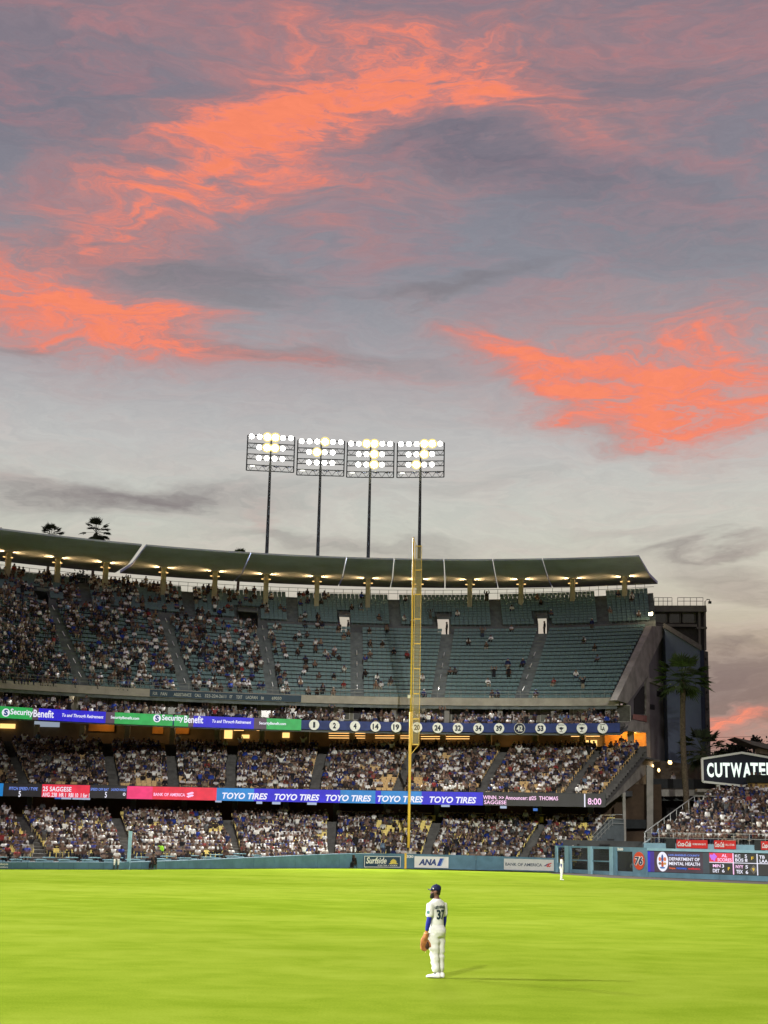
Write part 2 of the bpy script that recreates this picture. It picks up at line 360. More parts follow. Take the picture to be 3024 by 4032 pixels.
# ------------------------------------------------------------------ the grandstand
c_, r_ = arc3((-41, 154), (-8, 153.2), (23, 148.2)); RIB1 = arc_px(c_, r_, (90, 3110), (2385, 3150))
p_ = [atZ(x, y, 13.5) for x, y in ((22, 2920), (1200, 2940), (2545, 2940))]; c_, r_ = arc3(*[(p.x, p.y) for p in p_]); LOGB = arc_px(c_, r_, (22, 2920), (2545, 2940))
c_, r_ = arc3((-43, 157.5), (-8, 160.5), (24, 156.5)); FZ = lambda q: 4.4 + .45 * min(1, max(0, q)); FLDB = arc_px(c_, r_, (0, 3186), (2420, 3219))
RIB2 = arc_px((-2.36, 77.47), 81.29, (0, 2806), (2440, 2866))
FASC = arc_px((-1.65, 76.96), 84.95, (328, 2694), (2427, 2749))
AISL = arc_px((2.23, 117.53), 60.81, (193, 2386), (2567, 2469))
UPTP = arc_px((-4.13, 107.30), 83.20, (140, 2262), (2571, 2321))
ROFF = arc_px((1.53, 87.70), 88.10, (573, 2147), (2518, 2191))
ROFB = arc_px((.31, 94.85), 100.15, (470, 2255), (2592, 2300))
ROFC = arc_px((.84, 93.51), 92.22, (520, 2215), (2560, 2275))
stand = empty('grandstand', (0, 158, 0), 'curved concrete grandstand of four seating decks under a flat roof behind the foul pole', 'grandstand')
def lerp(a, b, t): return a + (b - a) * t
class Deck:
    def __init__(s, F, B, zF, zB, n, s0, s1): s.F, s.B, s.zF, s.zB, s.n, s.s0, s.s1 = F, B, zF, zB, n, s0, s1
    def zk(s, k, q):
        a = s.zF(q) if callable(s.zF) else s.zF; b = s.zB(q) if callable(s.zB) else s.zB
        return lerp(a, b, k / (s.n - 1))
    def pos(s, q, t, z=0.): p = lerp(s.F(q), s.B(q), t); p.z = z; return p
    def mesh(s, name, material, parent, holes=(), under=.7, m=70):
        mb = MB(); vs = []; fs = []; Q = sorted(set(list(np.linspace(s.s0, s.s1, m)) + [h for hh in holes for h in hh[:2]])); c = 2 * s.n
        for q in Q:
            for k in range(s.n):
                vs += [s.pos(q, k / s.n, s.zk(k, q)), s.pos(q, (k + 1) / s.n, s.zk(k, q))]
        for i in range(len(Q) - 1):
            qm = (Q[i] + Q[i+1]) / 2; hk = max([h[2] for h in holes if h[0] < qm < h[1]] + [0])
            for j in range(c - 1):
                if j < 2 * hk: continue
                fs.append((i*c+j, (i+1)*c+j, (i+1)*c+j+1, i*c+j+1))
        mb.add(vs, fs)
        if under:                                        # raked slab below, front lip and back edge
            vs = []; fs = []
            for q in Q: vs += [s.pos(q, 0, s.zk(0, q)), s.pos(q, 0, s.zk(0, q) - under), s.pos(q, 1, s.zk(s.n-1, q) - under), s.pos(q, 1, s.zk(s.n-1, q))]
            for i in range(len(Q) - 1):
                qm = (Q[i] + Q[i+1]) / 2
                if any(h[0] < qm < h[1] for h in holes): continue
                for j in range(3): fs.append((i*4+j, i*4+j+1, (i+1)*4+j+1, (i+1)*4+j))
            mb.add(vs, fs)
        return mb.build(name, material, parent)
    def seats(s, aisles, pitch=.53, aw=1.1, t_off=.5, skip=None):
        """-> list of (pos, forward, row, s)"""
        out = []
        A = sorted([s.s0] + [a for a in aisles if s.s0 < a < s.s1] + [s.s1])
        for k in range(s.n):
            t = (k + t_off) / s.n
            for a, b in zip(A[:-1], A[1:]):
                L = (s.pos(b, t) - s.pos(a, t)).length - aw; n = int(L / pitch)
                if n < 1: continue
                for i in range(n):
                    q = a + (b - a) * ((aw / 2 + (i + .5) * L / n) / (L + aw))
                    if skip and skip(q, k): continue
                    p = s.pos(q, t, s.zk(k, q)); f = (s.F(q) - s.B(q)); f.z = 0
                    out.append((p, f.normalized(), k, q))
        return out
BX = lambda q: 2420 * q
fieldF = lambda q: wall_at(113 + .9 * BX(q))[0] + Vector((0, .55, 0))
field_d = Deck(fieldF, lambda q: FLDB.pt(q), lambda q: max(.25, wall_at(113 + .9 * BX(q))[1] - .75), FZ, 16, -.10, 1.0)
loge_d = Deck(lambda q: RIB1.pt(q, off=.35), lambda q: LOGB.pt(q), 7.45, 12.9, 18, -.16, 1.0)
club_d = Deck(lambda q: RIB2.pt(q, off=.3), lambda q: RIB2.pt(q, off=3.4), 14.95, 15.75, 4, -.08, 1.0)
low_d = Deck(lambda q: FASC.pt(q, off=.2), lambda q: AISL.pt(q), 18.3, 28.1, 19, -.32, 1.0)
up_d = Deck(lambda q: AISL.pt(q, off=1.5), lambda q: UPTP.pt(q, off=0), 29.3, 34.4, 12, -.32, 1.0)
low_s = [FASC.t_px(x, y) for x, y in ((328,2694),(738,2699),(1079,2712),(1407,2741),(1723,2745),(2051,2749))] + [-.19]
up_s = [UPTP.t_px(x, y) for x, y in ((320,2285),(735,2310),(1146,2335),(1548,2345),(1945,2340),(2362,2330))] + [-.2]
loge_s = [RIB1.t_px(x, 3118) for x in (90, 448, 680, 905, 1236, 1565, 1892, 2234)]
fld_s = [(x - 0) / 2420 for x in (60, 440, 880, 1310, 1735, 2160)]
portals = []
for x0, x1, y in ((140, 190, 2385), (935, 1015, 2455), (1333, 1379, 2480), (1719, 1772, 2486), (2115, 2157, 2484)):
    a = AISL.t_px(x0, y, 1.5); b = AISL.t_px(x1, y, 1.5); portals.append((a, b, 4))
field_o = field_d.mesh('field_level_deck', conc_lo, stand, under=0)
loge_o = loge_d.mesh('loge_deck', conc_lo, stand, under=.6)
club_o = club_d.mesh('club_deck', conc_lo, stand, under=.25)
low_o = low_d.mesh('upper_deck', conc_deck, stand, under=.9)
up_o = up_d.mesh('top_deck', conc_deck, stand, holes=portals, under=.5)
# cross aisle between the two upper banks, with the riser wall of the top bank
mb = MB(); Q = np.linspace(-.32, 1., 60)
for q0, q1 in zip(Q[:-1], Q[1:]):
    qm = (q0 + q1) / 2
    mb.add([AISL.pt(q0, 28.12, -.05), AISL.pt(q1, 28.12, -.05), AISL.pt(q1, 28.12, 1.5), AISL.pt(q0, 28.12, 1.5)], [(0, 1, 2, 3)])
mb.build('cross_aisle', conc_deck, stand)
mb = MB(); E_ = [-.32] + [e for p in sorted(portals) for e in p[:2]] + [1.0]
for a, b in zip(E_[0::2], E_[1::2]): band(mb, AISL, a, b, rect(1.42, 1.498, 28.1, 29.4))
mb.build('riser_wall', conc_d, stand)
Z_ = Vector((0, 0, 1))
for a, b, k in portals:                                   # each portal: two side walls, a lid and a floor
    mb = MB(); zt = up_d.zk(4, a)
    p0, p1 = up_d.pos(a, 0, 28.1), up_d.pos(b, 0, 28.1); q0, q1 = up_d.pos(a, 4 / 12, 28.1), up_d.pos(b, 4 / 12, 28.1)
    for p, q in ((p0, q0), (p1, q1)): mb.prism([p, q, q + Vector((0, 0, zt - 28.1)), p + Vector((0, 0, 1.5))], (p1 - p0).normalized() * .16)
    mb.prism([p0 + Vector((0, 0, 2.25)), p1 + Vector((0, 0, 2.25)), q1 + Vector((0, 0, zt - 27.9)), q0 + Vector((0, 0, zt - 27.9))], (0, 0, .25))
    mb.prism([p0, p1, q1 + (q1 - p1) * .3, q0 + (q0 - p0) * .3], (0, 0, .02))
    if b < portals[2][0]: mb.prism([q0, q1, q1 + Z_ * 3, q0 + Z_ * 3], (0, .2, 0))
    mb.build('portal', conc_d, stand)
# fascias
mb = MB(); band(mb, FASC, -.32, 1.004, rect(-.12, .35, 17.75, 18.62), 80); mb.build('upper_fascia', fascia_m, stand)
mb = MB(); t0 = FASC.t_px(590, 2715); t1 = FASC.t_px(1186, 2742); band(mb, FASC, t0, t1, rect(-.20, -.125, 17.78, 18.55)); fan = mb.build('fascia_banner', mat('banner_navy', (.02, .045, .075), .6, .1, 1.), stand)
for w_, x0, x1, y in (('FOR', 603, 620, 2719), ('FAN', 634, 658, 2720), ('ASSISTANCE', 686, 753, 2723), ('CALL', 768, 793, 2726), ('323-224-2611', 808, 890, 2729), ('or', 904, 915, 2733), ('TEXT', 930, 954, 2735), ('LAOFAN', 969, 1014, 2737), ('to', 1028, 1039, 2740), ('69050', 1071, 1108, 2742)):
    t = FASC.t_px((x0 + x1) / 2, y, -.2); lettering('lettering', w_, FASC.pt(t, 18.13, -.215), FASC.ux(t), (x1 - x0) / F_PX * 163, .36, mat('banner_letter', (.45, .47, .42), .6, .1), fan, .01)
mb = MB(); band(mb, RIB2, -.08, 1.0, rect(-.05, .3, 14.55, 15.55), 80); mb.build('club_fascia', navy, stand)
mb = MB(); band(mb, RIB1, -.16, 1.0, rect(-.05, .35, 6.55, 7.9), 80); mb.build('loge_fascia', steel_d, stand)
# decks' ceilings and rear walls (concourses)
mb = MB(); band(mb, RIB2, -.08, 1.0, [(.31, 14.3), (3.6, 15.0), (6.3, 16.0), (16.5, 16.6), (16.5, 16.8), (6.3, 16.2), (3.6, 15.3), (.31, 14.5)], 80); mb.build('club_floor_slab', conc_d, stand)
mb = MB(); band(mb, RIB2, -.08, .985, rect(6.2, 6.5, 16.1, 19.5), 80); mb.build('club_rear_wall', mat('club_wall', (.20, .19, .15), .85, .2, .4), stand)
mb = MB(); band(mb, LOGB, -.06, .93, rect(5.5, 5.8, 11.5, 16.5), 70); mb.build('loge_concourse_wall', mat('concourse_wall', (.16, .12, .075), .85, .3, .3), stand)
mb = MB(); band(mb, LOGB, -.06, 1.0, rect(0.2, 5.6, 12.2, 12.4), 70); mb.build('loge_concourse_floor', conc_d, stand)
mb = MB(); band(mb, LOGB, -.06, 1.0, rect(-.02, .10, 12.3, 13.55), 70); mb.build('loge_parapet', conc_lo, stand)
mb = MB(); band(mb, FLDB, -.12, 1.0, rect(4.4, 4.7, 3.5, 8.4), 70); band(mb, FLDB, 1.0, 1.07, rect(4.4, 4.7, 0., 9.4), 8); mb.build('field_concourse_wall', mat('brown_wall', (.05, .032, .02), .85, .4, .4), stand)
mb = MB(); band(mb, FLDB, -.12, 1.0, rect(.15, 4.5, 3.9, 4.2), 70); mb.build('field_concourse_floor', conc_lo, stand)
mb = MB(); band(mb, FLDB, -.12, 1.0, rect(-1.0, 4.6, 8.1, 8.3), 70); mb.build('field_concourse_ceiling', conc_d, stand)
# club windows, doors and piers
cw = mat('club_glass_pale', (.16, .17, .14), .25, .2, .5, spec=.6); cf = mat('window_frame_grey', (.33, .33, .29), .6, .1)
q = -.06; i = 0
while q < .975:
    wdt = random.choice((.026, .034, .034, .018)); t0, t1 = q + .003, q + wdt - .003
    mb = MB(); a, b = RIB2.pt(t0, 0, 6.1), RIB2.pt(t1, 0, 6.1); L = (b - a).length; u = (b - a).normalized(); c = (a + b) / 2
    mb.box(c + Vector((0, 0, 17.1)), (L, .05, 1.7), ux=u)
    w = mb.build('club_window', random.choice((cw, cw, glass_d, glass_d, mat('curtain_dim', (.10, .10, .085), .9, .2))), stand)
    mb = MB()
    for zz in (16.2, 18.0): mb.box(c + Vector((0, 0, zz)), (L, .1, .1), ux=u)
    for e in (a, b): mb.box(e + Vector((0, 0, 17.1)), (.09, .1, 1.7), ux=u)
    mb.build('window_frame', cf, w)
    q += wdt; i += 1
for t in np.arange(-.05, 1.0, .085):
    MB().box(RIB2.pt(t, 16.8, 4.6), (.55, .55, 3.6), ux=RIB2.ux(t)).build('club_pier', conc, stand)
for t in np.arange(-.03, .97, .0714):
    MB().box(LOGB.pt(t, 14.0, 2.2), (.6, .6, 3.6), ux=LOGB.ux(t)).build('loge_pier', mat('warm_pier', (.30, .25, .17), .85, .2, .8), stand)
for t in np.arange(-.04, 1.0, .0833):
    MB().box(FLDB.pt(t, 6.1, 2.4), (.6, .6, 4.4), ux=FLDB.ux(t)).build('field_pier', conc_d, stand)
# roof: folded plate in bays, with columns and up-lights
seams = [ROFF.t_px(x, 2205) for x in (985, 1363, 1551, 1748, 1940, 2136)]
edges = [(-.50, ROFF.t_px(560, 2146))] + [(0.0, seams[0])] + list(zip(seams[:-1], seams[1:])) + [(seams[-1], 1.0)]
for a, b in edges:
    a2, b2 = a + .0010, b - .0010; mb = MB(); n = max(3, int((b - a) * 40)); rings = []
    for i in range(n + 1):
        t = lerp(a2, b2, i / n); f_, c2, b_ = ROFF.pt(t, 37.2), ROFC.pt(t, 36.52), ROFB.pt(t, 37.05); h = Vector((0, 0, .38))
        rings.append([f_, c2, b_, b_ + h, c2 + h, f_ + h * .55])
    mb.loft(rings).build('roof_panel', roof_m, stand)
lamp_warm = emat('warm_uplight', (1., .62, .22), 1.6)
for x, y in ((-165, 2165), (35,2186),(229,2205),(418,2222),(646,2240),(848,2256),(1049,2268),(1249,2280),(1450,2287),(1649,2291),(1850,2292),(2051,2289),(2254,2285),(2459,2278)):
    t = ROFC.t_px(x, y); base = ROFC.pt(t); u = ROFC.ux(t)
    co = MB().box(base + Vector((0, 0, 34.2)), (.6, .6, 4.7), ux=u).build('roof_column', col_m, stand)
    for sgn in (-1, 1):
        p = base + u * (sgn * .48) + Vector((0, -.35, 35.85)); MB().box(p, (.26, .18, .10), ux=u).build('uplight', lamp_warm, co)
        l = bpy.data.lights.new('uplight_lamp', 'SPOT'); l.energy = 330; l.color = (1., .60, .22); l.spot_size = R(115); l.spot_blend = .9; l.shadow_soft_size = .1
        lo_ = bpy.data.objects.new('uplight_lamp', l); COL.objects.link(lo_); lo_.parent = co; lo_.location = p + Vector((0, 0, .1)) - wloc(co)
        lo_.rotation_euler = (-(u * sgn * .85 + Vector((0, .1, .55)))).to_track_quat('Z', 'Y').to_euler()
# railings
mb = MB()
for q0, q1 in zip(np.linspace(-.32, 1, 90)[:-1], np.linspace(-.32, 1, 90)[1:]):
    for z in (35.45, 35.95): mb.bar(UPTP.pt(q0, z, .5), UPTP.pt(q1, z, .5), .05)
    mb.bar(UPTP.pt(q0, 34.0, .5), UPTP.pt(q0, 35.95, .5), .05)
mb.build('top_railing', rail_m, stand)
mb = MB()
for q0, q1 in zip(np.linspace(-.32, 1, 60)[:-1], np.linspace(-.32, 1, 60)[1:]):
    for z in (19.05, 19.4): mb.bar(FASC.pt(q0, z, .05), FASC.pt(q1, z, .05), .035)
    mb.bar(FASC.pt(q0, 18.6, .05), FASC.pt(q0, 19.4, .05), .035)
mb.build('upper_deck_railing', rail_m, stand)
hand = mat('handrail_white', (.8, .82, .80), .4, .05, metal=.3)
for i, q in enumerate(low_s):
    for k in range(1, 18, 3):
        if i == 6 or (i >= 3 and k > 12): continue
        a = low_d.pos(q, (k + .1) / 19, low_d.zk(k, q) + .75); b = low_d.pos(q, (k + 1.5) / 19, low_d.zk(k, q) + 1.35)
        MB().bar(a, b, .06).build('handrail', hand, stand)
# row of yellow seat backs and drink rail at the rear of the field level
for i, q in enumerate(np.arange(.31, 1.0, .0088)):
    if min(abs(q - a) for a in fld_s) < .009: continue
    p = FLDB.pt(q, FZ(q) + .52, -.25); MB().box(p, (.56, .07, .62), ux=FLDB.ux(q)).build('seat_back_panel', seat_y, stand)
mb = MB()
for a, b in ((1340, 1700), (1760, 2150), (2195, 2420)):
    band(mb, FLDB, a / 2420, b / 2420, rect(.5, .85, FZ((a + b) / 4840) + 1.05, FZ((a + b) / 4840) + 1.15))
mb.build('drink_rail', mat('drink_rail_wood', (.42, .36, .22), .6, .1), stand)
# concourse lights and lit openings behind the loge
strip = emat('strip_light', (1., .55, .18), 2.2); warmw = emat('lit_opening_warm', (1., .62, .2), 1.5); orange_w = mat('orange_wall', (.50, .22, .045), .85, .2, .4)
for x0, x1, ys in ((1292, 1440, (2878, 2887, 2897, 2906)), (1475, 1612, (2878, 2887, 2897, 2906)), (1655, 1850, (2881, 2890, 2900, 2909)), (1845, 1950, (2882,)), (2048, 2118, (2884,)), (2250, 2360, (2890, 2899)), (1186, 1240, (2869,)), (920, 960, (2876,)), (1010, 1035, (2876,)), (760, 850, (2866,)), (2060, 2115, (2955,)), (1925, 1950, (2953,))):
    for k, y in enumerate(ys):
        off = 1.6 + .9 * k if len(ys) > 2 else 3.
        p = LOGB.hit((x0 + x1) / 2, y, off); t = LOGB.t_of(p); MB().box(p, ((x1 - x0) / F_PX * 172, .08, .055), ux=LOGB.ux(t)).build('strip_light', strip, stand)
for x0, x1, y0, y1, m_ in ((2306, 2350, 2916, 2958, warmw), (2385, 2540, 2876, 2940, orange_w), (349, 452, 2842, 2880, orange_w), (600, 643, 2853, 2890, orange_w), (685, 745, 2853, 2890, orange_w), (883, 915, 2875, 2908, warmw), (952, 982, 2893, 2907, warmw), (1112, 1140, 2885, 2905, warmw), (135, 235, 2840, 2862, emat('lit_opening_cool', (.55, .65, .8), .5)), (0, 60, 2850, 2868, warmw)):
    p = LOGB.hit((x0 + x1) / 2, (y0 + y1) / 2, 5.2); t = LOGB.t_of(p); k = 176 / F_PX
    MB().box(p, ((x1 - x0) * k, .1, (y1 - y0) * k), ux=LOGB.ux(t)).build('concourse_panel', m_, stand)
def point(name, p, e, c, parent, r=.15):
    l = bpy.data.lights.new(name, 'POINT'); l.energy = e; l.color = c; l.shadow_soft_size = r
    o = bpy.data.objects.new(name, l); COL.objects.link(o); o.parent = parent; o.location = Vector(p) - wloc(parent); return o
for x, y, e in ((400, 2850, 60), (620, 2862, 40), (715, 2862, 50), (1000, 2880, 45), (1370, 2890, 60), (1545, 2890, 60), (1750, 2895, 60), (2000, 2895, 50), (2330, 2900, 70), (2440, 2884, 260), (2500, 2886, 200)):
    point('concourse_lamp', LOGB.hit(x, y, 3.4), e, (1., .58, .2), stand)
for x, y, w in ((18, 2700, 14), (30, 2705, 14), (792, 2750, 12), (832, 2751, 34), (1099, 2760, 8), (2187, 2785, 10)):
    p = RIB2.hit(x, y, 5.2); MB().box(p, (w / F_PX * 165, .1, .14 if w > 10 else .3)).build('club_lamp', emat('club_lamp', (1., .72, .4), 1.3), stand)
for x, y in ((820, 2745), (1300, 2775), (1660, 2780), (2180, 2780), (2300, 2790), (300, 2740)):
    point('club_ceiling_lamp', RIB2.hit(x, y, 4.0), 22, (1., .85, .6), stand)
for x, e in ((150, 16), (600, 12), (950, 12), (1300, 12), (1550, 12), (2000, 12)):
    point('field_concourse_lamp', FLDB.pt(x / 2420, 7.4, 2.2), e, (1., .6, .3), stand)
# ------------------------------------------------------------------ ribbon boards
def ribbon_seg(parent, arc, x0, x1, y0, y1, z0, z1, material, name='screen_panel'):
    t0, t1 = arc.t_px(x0, y0, -.1), arc.t_px(x1, y1, -.1); mb = MB(); band(mb, arc, t0 + .00004, t1 - .00004, rect(-.14, -.06, z0, z1)); return mb.build(name, material, parent)
def rib_text(parent, arc, txt, x0, x1, y0, y1, material, bold=.02, shear=0., name='lettering', dist=158):
    p = arc.hit((x0 + x1) / 2, (y0 + y1) / 2, -.19); t = arc.t_of(p)
    return lettering(name, txt, p, arc.ux(t), (x1 - x0) * dist / F_PX, (y1 - y0) * dist / F_PX, material, parent, bold, shear)
g_led = screen_mat('led_green', lin(40, 176, 84)[:3], .85); b_led = screen_mat('led_blue', lin(28, 10, 205)[:3], .95); w_led = emat('led_white', lin(235, 235, 250), .95); p_led = emat('led_pinkwhite', lin(255, 205, 245), .95)
d_led = screen_mat('led_dark', lin(26, 24, 30)[:3], .8, .3); r_led = screen_mat('led_red', lin(236, 40, 70)[:3], .95); k_led = screen_mat('led_pink', lin(250, 52, 120)[:3], .95); c_led = screen_mat('led_cyan', lin(20, 130, 205)[:3], .95); lb_led = emat('led_text_blue', lin(120, 150, 240), .9); gy_led = screen_mat('led_dusk', lin(92, 70, 90)[:3], .7)
rb2 = empty('ribbon_board', RIB2.pt(.2, 14.5), 'long green and blue LED ribbon board advertising retirement along the club level front', 'ribbon board')
y2 = lambda x: 2806 + 47 * x / 1236
for x0, x1, m_ in ((-220, 127, g_led), (127, 152, gy_led), (152, 416, b_led), (416, 452, gy_led), (452, 680, g_led), (686, 742, g_led), (742, 762, gy_led), (762, 1000, b_led), (1000, 1050, gy_led), (1050, 1186, g_led)):
    ribbon_seg(rb2, RIB2, x0, x1, y2(x0), y2(x1), 14.42, 15.62, m_)
for dx, sx in ((0, 1.0), (596, .97)):
    y = lambda x: y2(dx + x * sx) - 2806
    for txt, a, b, h, sh in (('Security', 44, 128, 14, 0), ('Benefit', 134, 210, 14, 0), ('To and Through Retirement', 248, 404, 8, .2), ('SecurityBenefit.com', 438, 546, 7, 0)):
        xa, xb = dx + a * sx, dx + b * sx; yc = y2((xa + xb) / 2) + (3 if h < 10 else -2)
        rib_text(rb2, RIB2, txt, xa, xb, yc - h, yc + h, w_led, .022, sh)
    xc = dx + 23 * sx; yc = y2(xc) - 1; p = RIB2.hit(xc, yc, -.16); t = RIB2.t_of(p); u = RIB2.ux(t); nrm = u.cross(Vector((0, 0, 1)))
    disc = MB().prism([p + u * (math.cos(a) * .42) + Vector((0, 0, math.sin(a) * .42)) for a in np.linspace(0, 2 * math.pi, 20)[:-1]], nrm * .03).build('emblem', w_led, rb2)
    lettering('emblem_letter', 'S', p + nrm * .06, u, .42, .62, emat('led_navy', lin(20, 60, 130), .8), disc, .05)
rb1 = empty('ribbon_board', RIB1.pt(.5, 6.5), 'long LED ribbon board with tyre and bank adverts along the loge front', 'ribbon board')
y1 = lambda x: float(np.interp(x, [0, 600, 900, 1200, 1800, 2370], [3115, 3123, 3131, 3138, 3148, 3156]))
Z10, Z11 = 6.52, 7.84
for x0, x1, m_ in ((-150, 12, c_led), (12, 165, d_led), (165, 280, r_led), (280, 353, r_led), (353, 500, d_led), (500, 600, k_led), (600, 853, r_led), (853, 1000, c_led), (1000, 1190, b_led), (1190, 1340, b_led), (1340, 1478, c_led), (1478, 1500, b_led), (1500, 1660, c_led), (1660, 1902, b_led), (1906, 2300, d_led), (2300, 2305, w_led), (2305, 2382, d_led)):
    ribbon_seg(rb1, RIB1, x0, x1, y1(x0), y1(x1), Z10, Z11, m_)
for txt, a, b, dy, h, m_, sh in (('PITCH SPEED / TYPE', 37, 147, -11, 6, lb_led, .15), ('5', 73, 82, 10, 11, w_led, 0), ('25 SAGGESE', 170, 280, -11, 9, w_led, 0), ('AVG .238  HR 1  RBI 10  1 for 1', 169, 350, 12, 8, w_led, 0),
        ('SPEED OFF BAT', 357, 428, -12, 5, lb_led, .15), ('5', 413, 421, 9, 11, w_led, 0), ('LAUNCH ANGLE', 438, 498, -12, 5, lb_led, .15), ('0', 484, 494, 6, 6, w_led, 0), ('BANK OF AMERICA', 606, 728, 4, 6, p_led, 0),
        ('TOYO TIRES', 876, 1052, 2, 12, w_led, .22), ('TOYO TIRES', 1082, 1256, 2, 12, w_led, .22), ('TOYO TIRES', 1284, 1460, 2, 12, w_led, .22), ('TOYO TIRES', 1488, 1664, 2, 12, w_led, .22), ('TOYO TIRES', 1694, 1872, 2, 12, w_led, .22),
        ('WINN. >> Announcer: #25  THOMAS', 1908, 2190, -9, 8, p_led, 0), ('SAGGESE', 1908, 1992, 9, 7, p_led, 0), ('8:00', 2316, 2366, 0, 12, p_led, 0)):
    yc = y1((a + b) / 2) + dy; rib_text(rb1, RIB1, txt, a, b, yc - h, yc + h, m_, .03 if 'TOYO' in txt else .018, sh, dist=154)
flag_l = MB()
for k in range(3):
    p = RIB1.hit(742 + 7 * k, y1(745) + 3 - 2 * k, -.2); u = RIB1.ux(RIB1.t_of(p)); flag_l.prism([p + u * x + Vector((0, 0, z)) for x, z in ((-.22, -.16), (0, -.04), (.22, -.16), (.02, -.30))], (0, -.02, 0))
    flag_l.prism([p + u * x + Vector((0, 0, z)) for x, z in ((-.22, .1), (0, .22), (.22, .1), (.02, -.02))], (0, -.02, 0))
flag_l.build('emblem', p_led, rb1)
for x0, x1, y in ((216, 238, 3141), (242, 280, 3142), (286, 318, 3143), (320, 354, 3144), (848, 872, 3154), (1010, 1032, 3160), (1072, 1104, 3162), (1210, 1246, 3164), (1738, 1770, 3172), (1970, 1994, 3178), (2100, 2116, 3188)):
    p = RIB1.hit((x0 + x1) / 2, y, .4); o = MB().box(p, ((x1 - x0) * 154 / F_PX, .12, .26), ux=RIB1.ux(RIB1.t_of(p))).build('light_box', emat('box_pale', lin(190, 205, 235), .7) if x0 % 3 else emat('box_blue', lin(60, 120, 210), .7), rb1)
# retired-number discs
disc_w = mat('disc_white', (.80, .82, .80), .6, .06); disc_n = mat('disc_navy', (.012, .02, .05), .6, .1); num_n = mat('number_navy', (.012, .02, .045), .6, .05); num_w = mat('number_white', (.65, .66, .62), .6, .05)
nums = ['1', '2', '4', '14', '19', '20', '24', '32', '34', '39', '42', '53', 'mic', 'mic', 'LA']
xs_ = [1237, 1317, 1398, 1479, 1560, 1642, 1723, 1803, 1884, 1965, 2046, 2128, 2210, 2291, 2373]
ys_ = [2854, 2857, 2859, 2861, 2863, 2864, 2866, 2867, 2867.5, 2868, 2868, 2868, 2868, 2867.5, 2867]
for n_, x, y in zip(nums, xs_, ys_):
    p = RIB2.hit(x, y, -.35); u = RIB2.ux(RIB2.t_of(p)); nr = u.cross(Vector((0, 0, 1))); dark = n_ == '42'
    lab = {'mic': 'round white sign with a microphone emblem on the navy club front', 'LA': 'round white sign with interlocking letters emblem on the navy club front'}.get(n_) or ('round navy sign with white number 42 on the club front' if dark else 'round white sign with navy number %s on the club front' % n_)
    e = empty('number_sign', p, lab, 'sign', 'round signs along the club level front')
    k = 20.0 if not dark else 21.5; rr = k * 159 / F_PX
    circ = lambda r0: [p + u * (math.cos(a) * r0) + Vector((0, 0, math.sin(a) * r0)) for a in np.linspace(0, 2 * math.pi, 29)[:-1]]
    MB().prism(circ(rr), -nr * .10).build('disc', disc_n if dark else disc_w, e)
    if dark:
        ring = MB(); A = [(c, d) for c, d in zip(circ(rr * .99), circ(rr * .90))]
        for i in range(28): ring.add([A[i][0] + nr * .012, A[(i+1) % 28][0] + nr * .012, A[(i+1) % 28][1] + nr * .012, A[i][1] + nr * .012], [(0, 1, 2, 3)])
        ring.build('ring', num_w, e)
    if n_ == 'mic':
        lettering('lettering', 'VIN SCULLY' if x < 2250 else 'JAIME JARRIN', p + nr * .02 + Vector((0, 0, .36)), u, .74, .13, num_n, e, .02)
        mb = MB().prism([p + nr * .012 + u * (math.cos(a) * .2) + Vector((0, 0, math.sin(a) * .15)) for a in np.linspace(0, 2 * math.pi, 13)[:-1]], nr * .02)
        mb.box(p + nr * .02 + Vector((0, 0, -.18)), (.07, .02, .2), ux=u).box(p + nr * .02 + Vector((0, 0, .04)), (.62, .02, .06), ux=u); mb.build('microphone', num_n, e)
        lettering('lettering', 'MIC', p + nr * .02 + Vector((0, 0, -.36)), u, .36, .1, num_n, e, .02)
    elif n_ == 'LA':
        for ch, dx, dz in (('L', -.07, .05), ('A', .09, -.07)): lettering('letter', ch, p + nr * .02 + u * dx + Vector((0, 0, dz)), u, .3, .46, num_n, e, .02)
        lettering('lettering', 'DODGERS', p + nr * .02 + Vector((0, 0, .4)), u, .6, .1, num_n, e, .02)
    else: lettering('number', n_, p + nr * .02, u, (.24 if n_ == '1' else .34 if len(n_) == 1 else .66), .62, num_w if dark else num_n, e, .045)
# ------------------------------------------------------------------ right end of the stand
EA = low_d.pos(1.0, 0); EB = low_d.pos(1.0, 1); ED = (EB - EA).normalized(); EN = ED.cross(Vector((0, 0, 1)))          # EN points to the outside (right)
if EN.x < 0: EN = -EN
def on_plane(x, y, p, n): d = ray(x, y); return EYE + d * ((Vector(p) - EYE).dot(n) / d.dot(n))
def end_poly(name, pts, material, out=0., th=.4, parent=None):
    return MB().prism([on_plane(x, y, EA + EN * out, EN) for x, y in pts], -EN * th).build(name, material, parent or stand)
end_poly('end_beam', [(2569, 2464), (2614, 2466), (2612, 2502), (2556, 2617), (2556, 2655), (2470, 2770), (2429, 2757)], conc, .75, .8)
end_poly('end_wall', [(2612, 2484), (2622, 2470), (2640, 3004), (2575, 2996), (2545, 2966), (2545, 2880), (2470, 2864), (2472, 2766), (2556, 2650), (2556, 2612)], mat('end_wall_concrete', (.135, .13, .14), .9, .2, .3), .2, .6)
end_poly('end_opening', [(2498, 2752), (2532, 2702), (2546, 2702), (2546, 2812), (2497, 2812)], black, .26, .1)
end_poly('end_pier', [(2544, 2690), (2557, 2650), (2561, 2990), (2546, 2990)], conc, .45, .4)
end_poly('end_window', [(2588, 2720), (2611, 2728), (2612, 2747), (2588, 2742)], black, .26, .1)
end_poly('end_window', [(2559, 2772), (2578, 2776), (2578, 2795), (2559, 2792)], black, .26, .1)
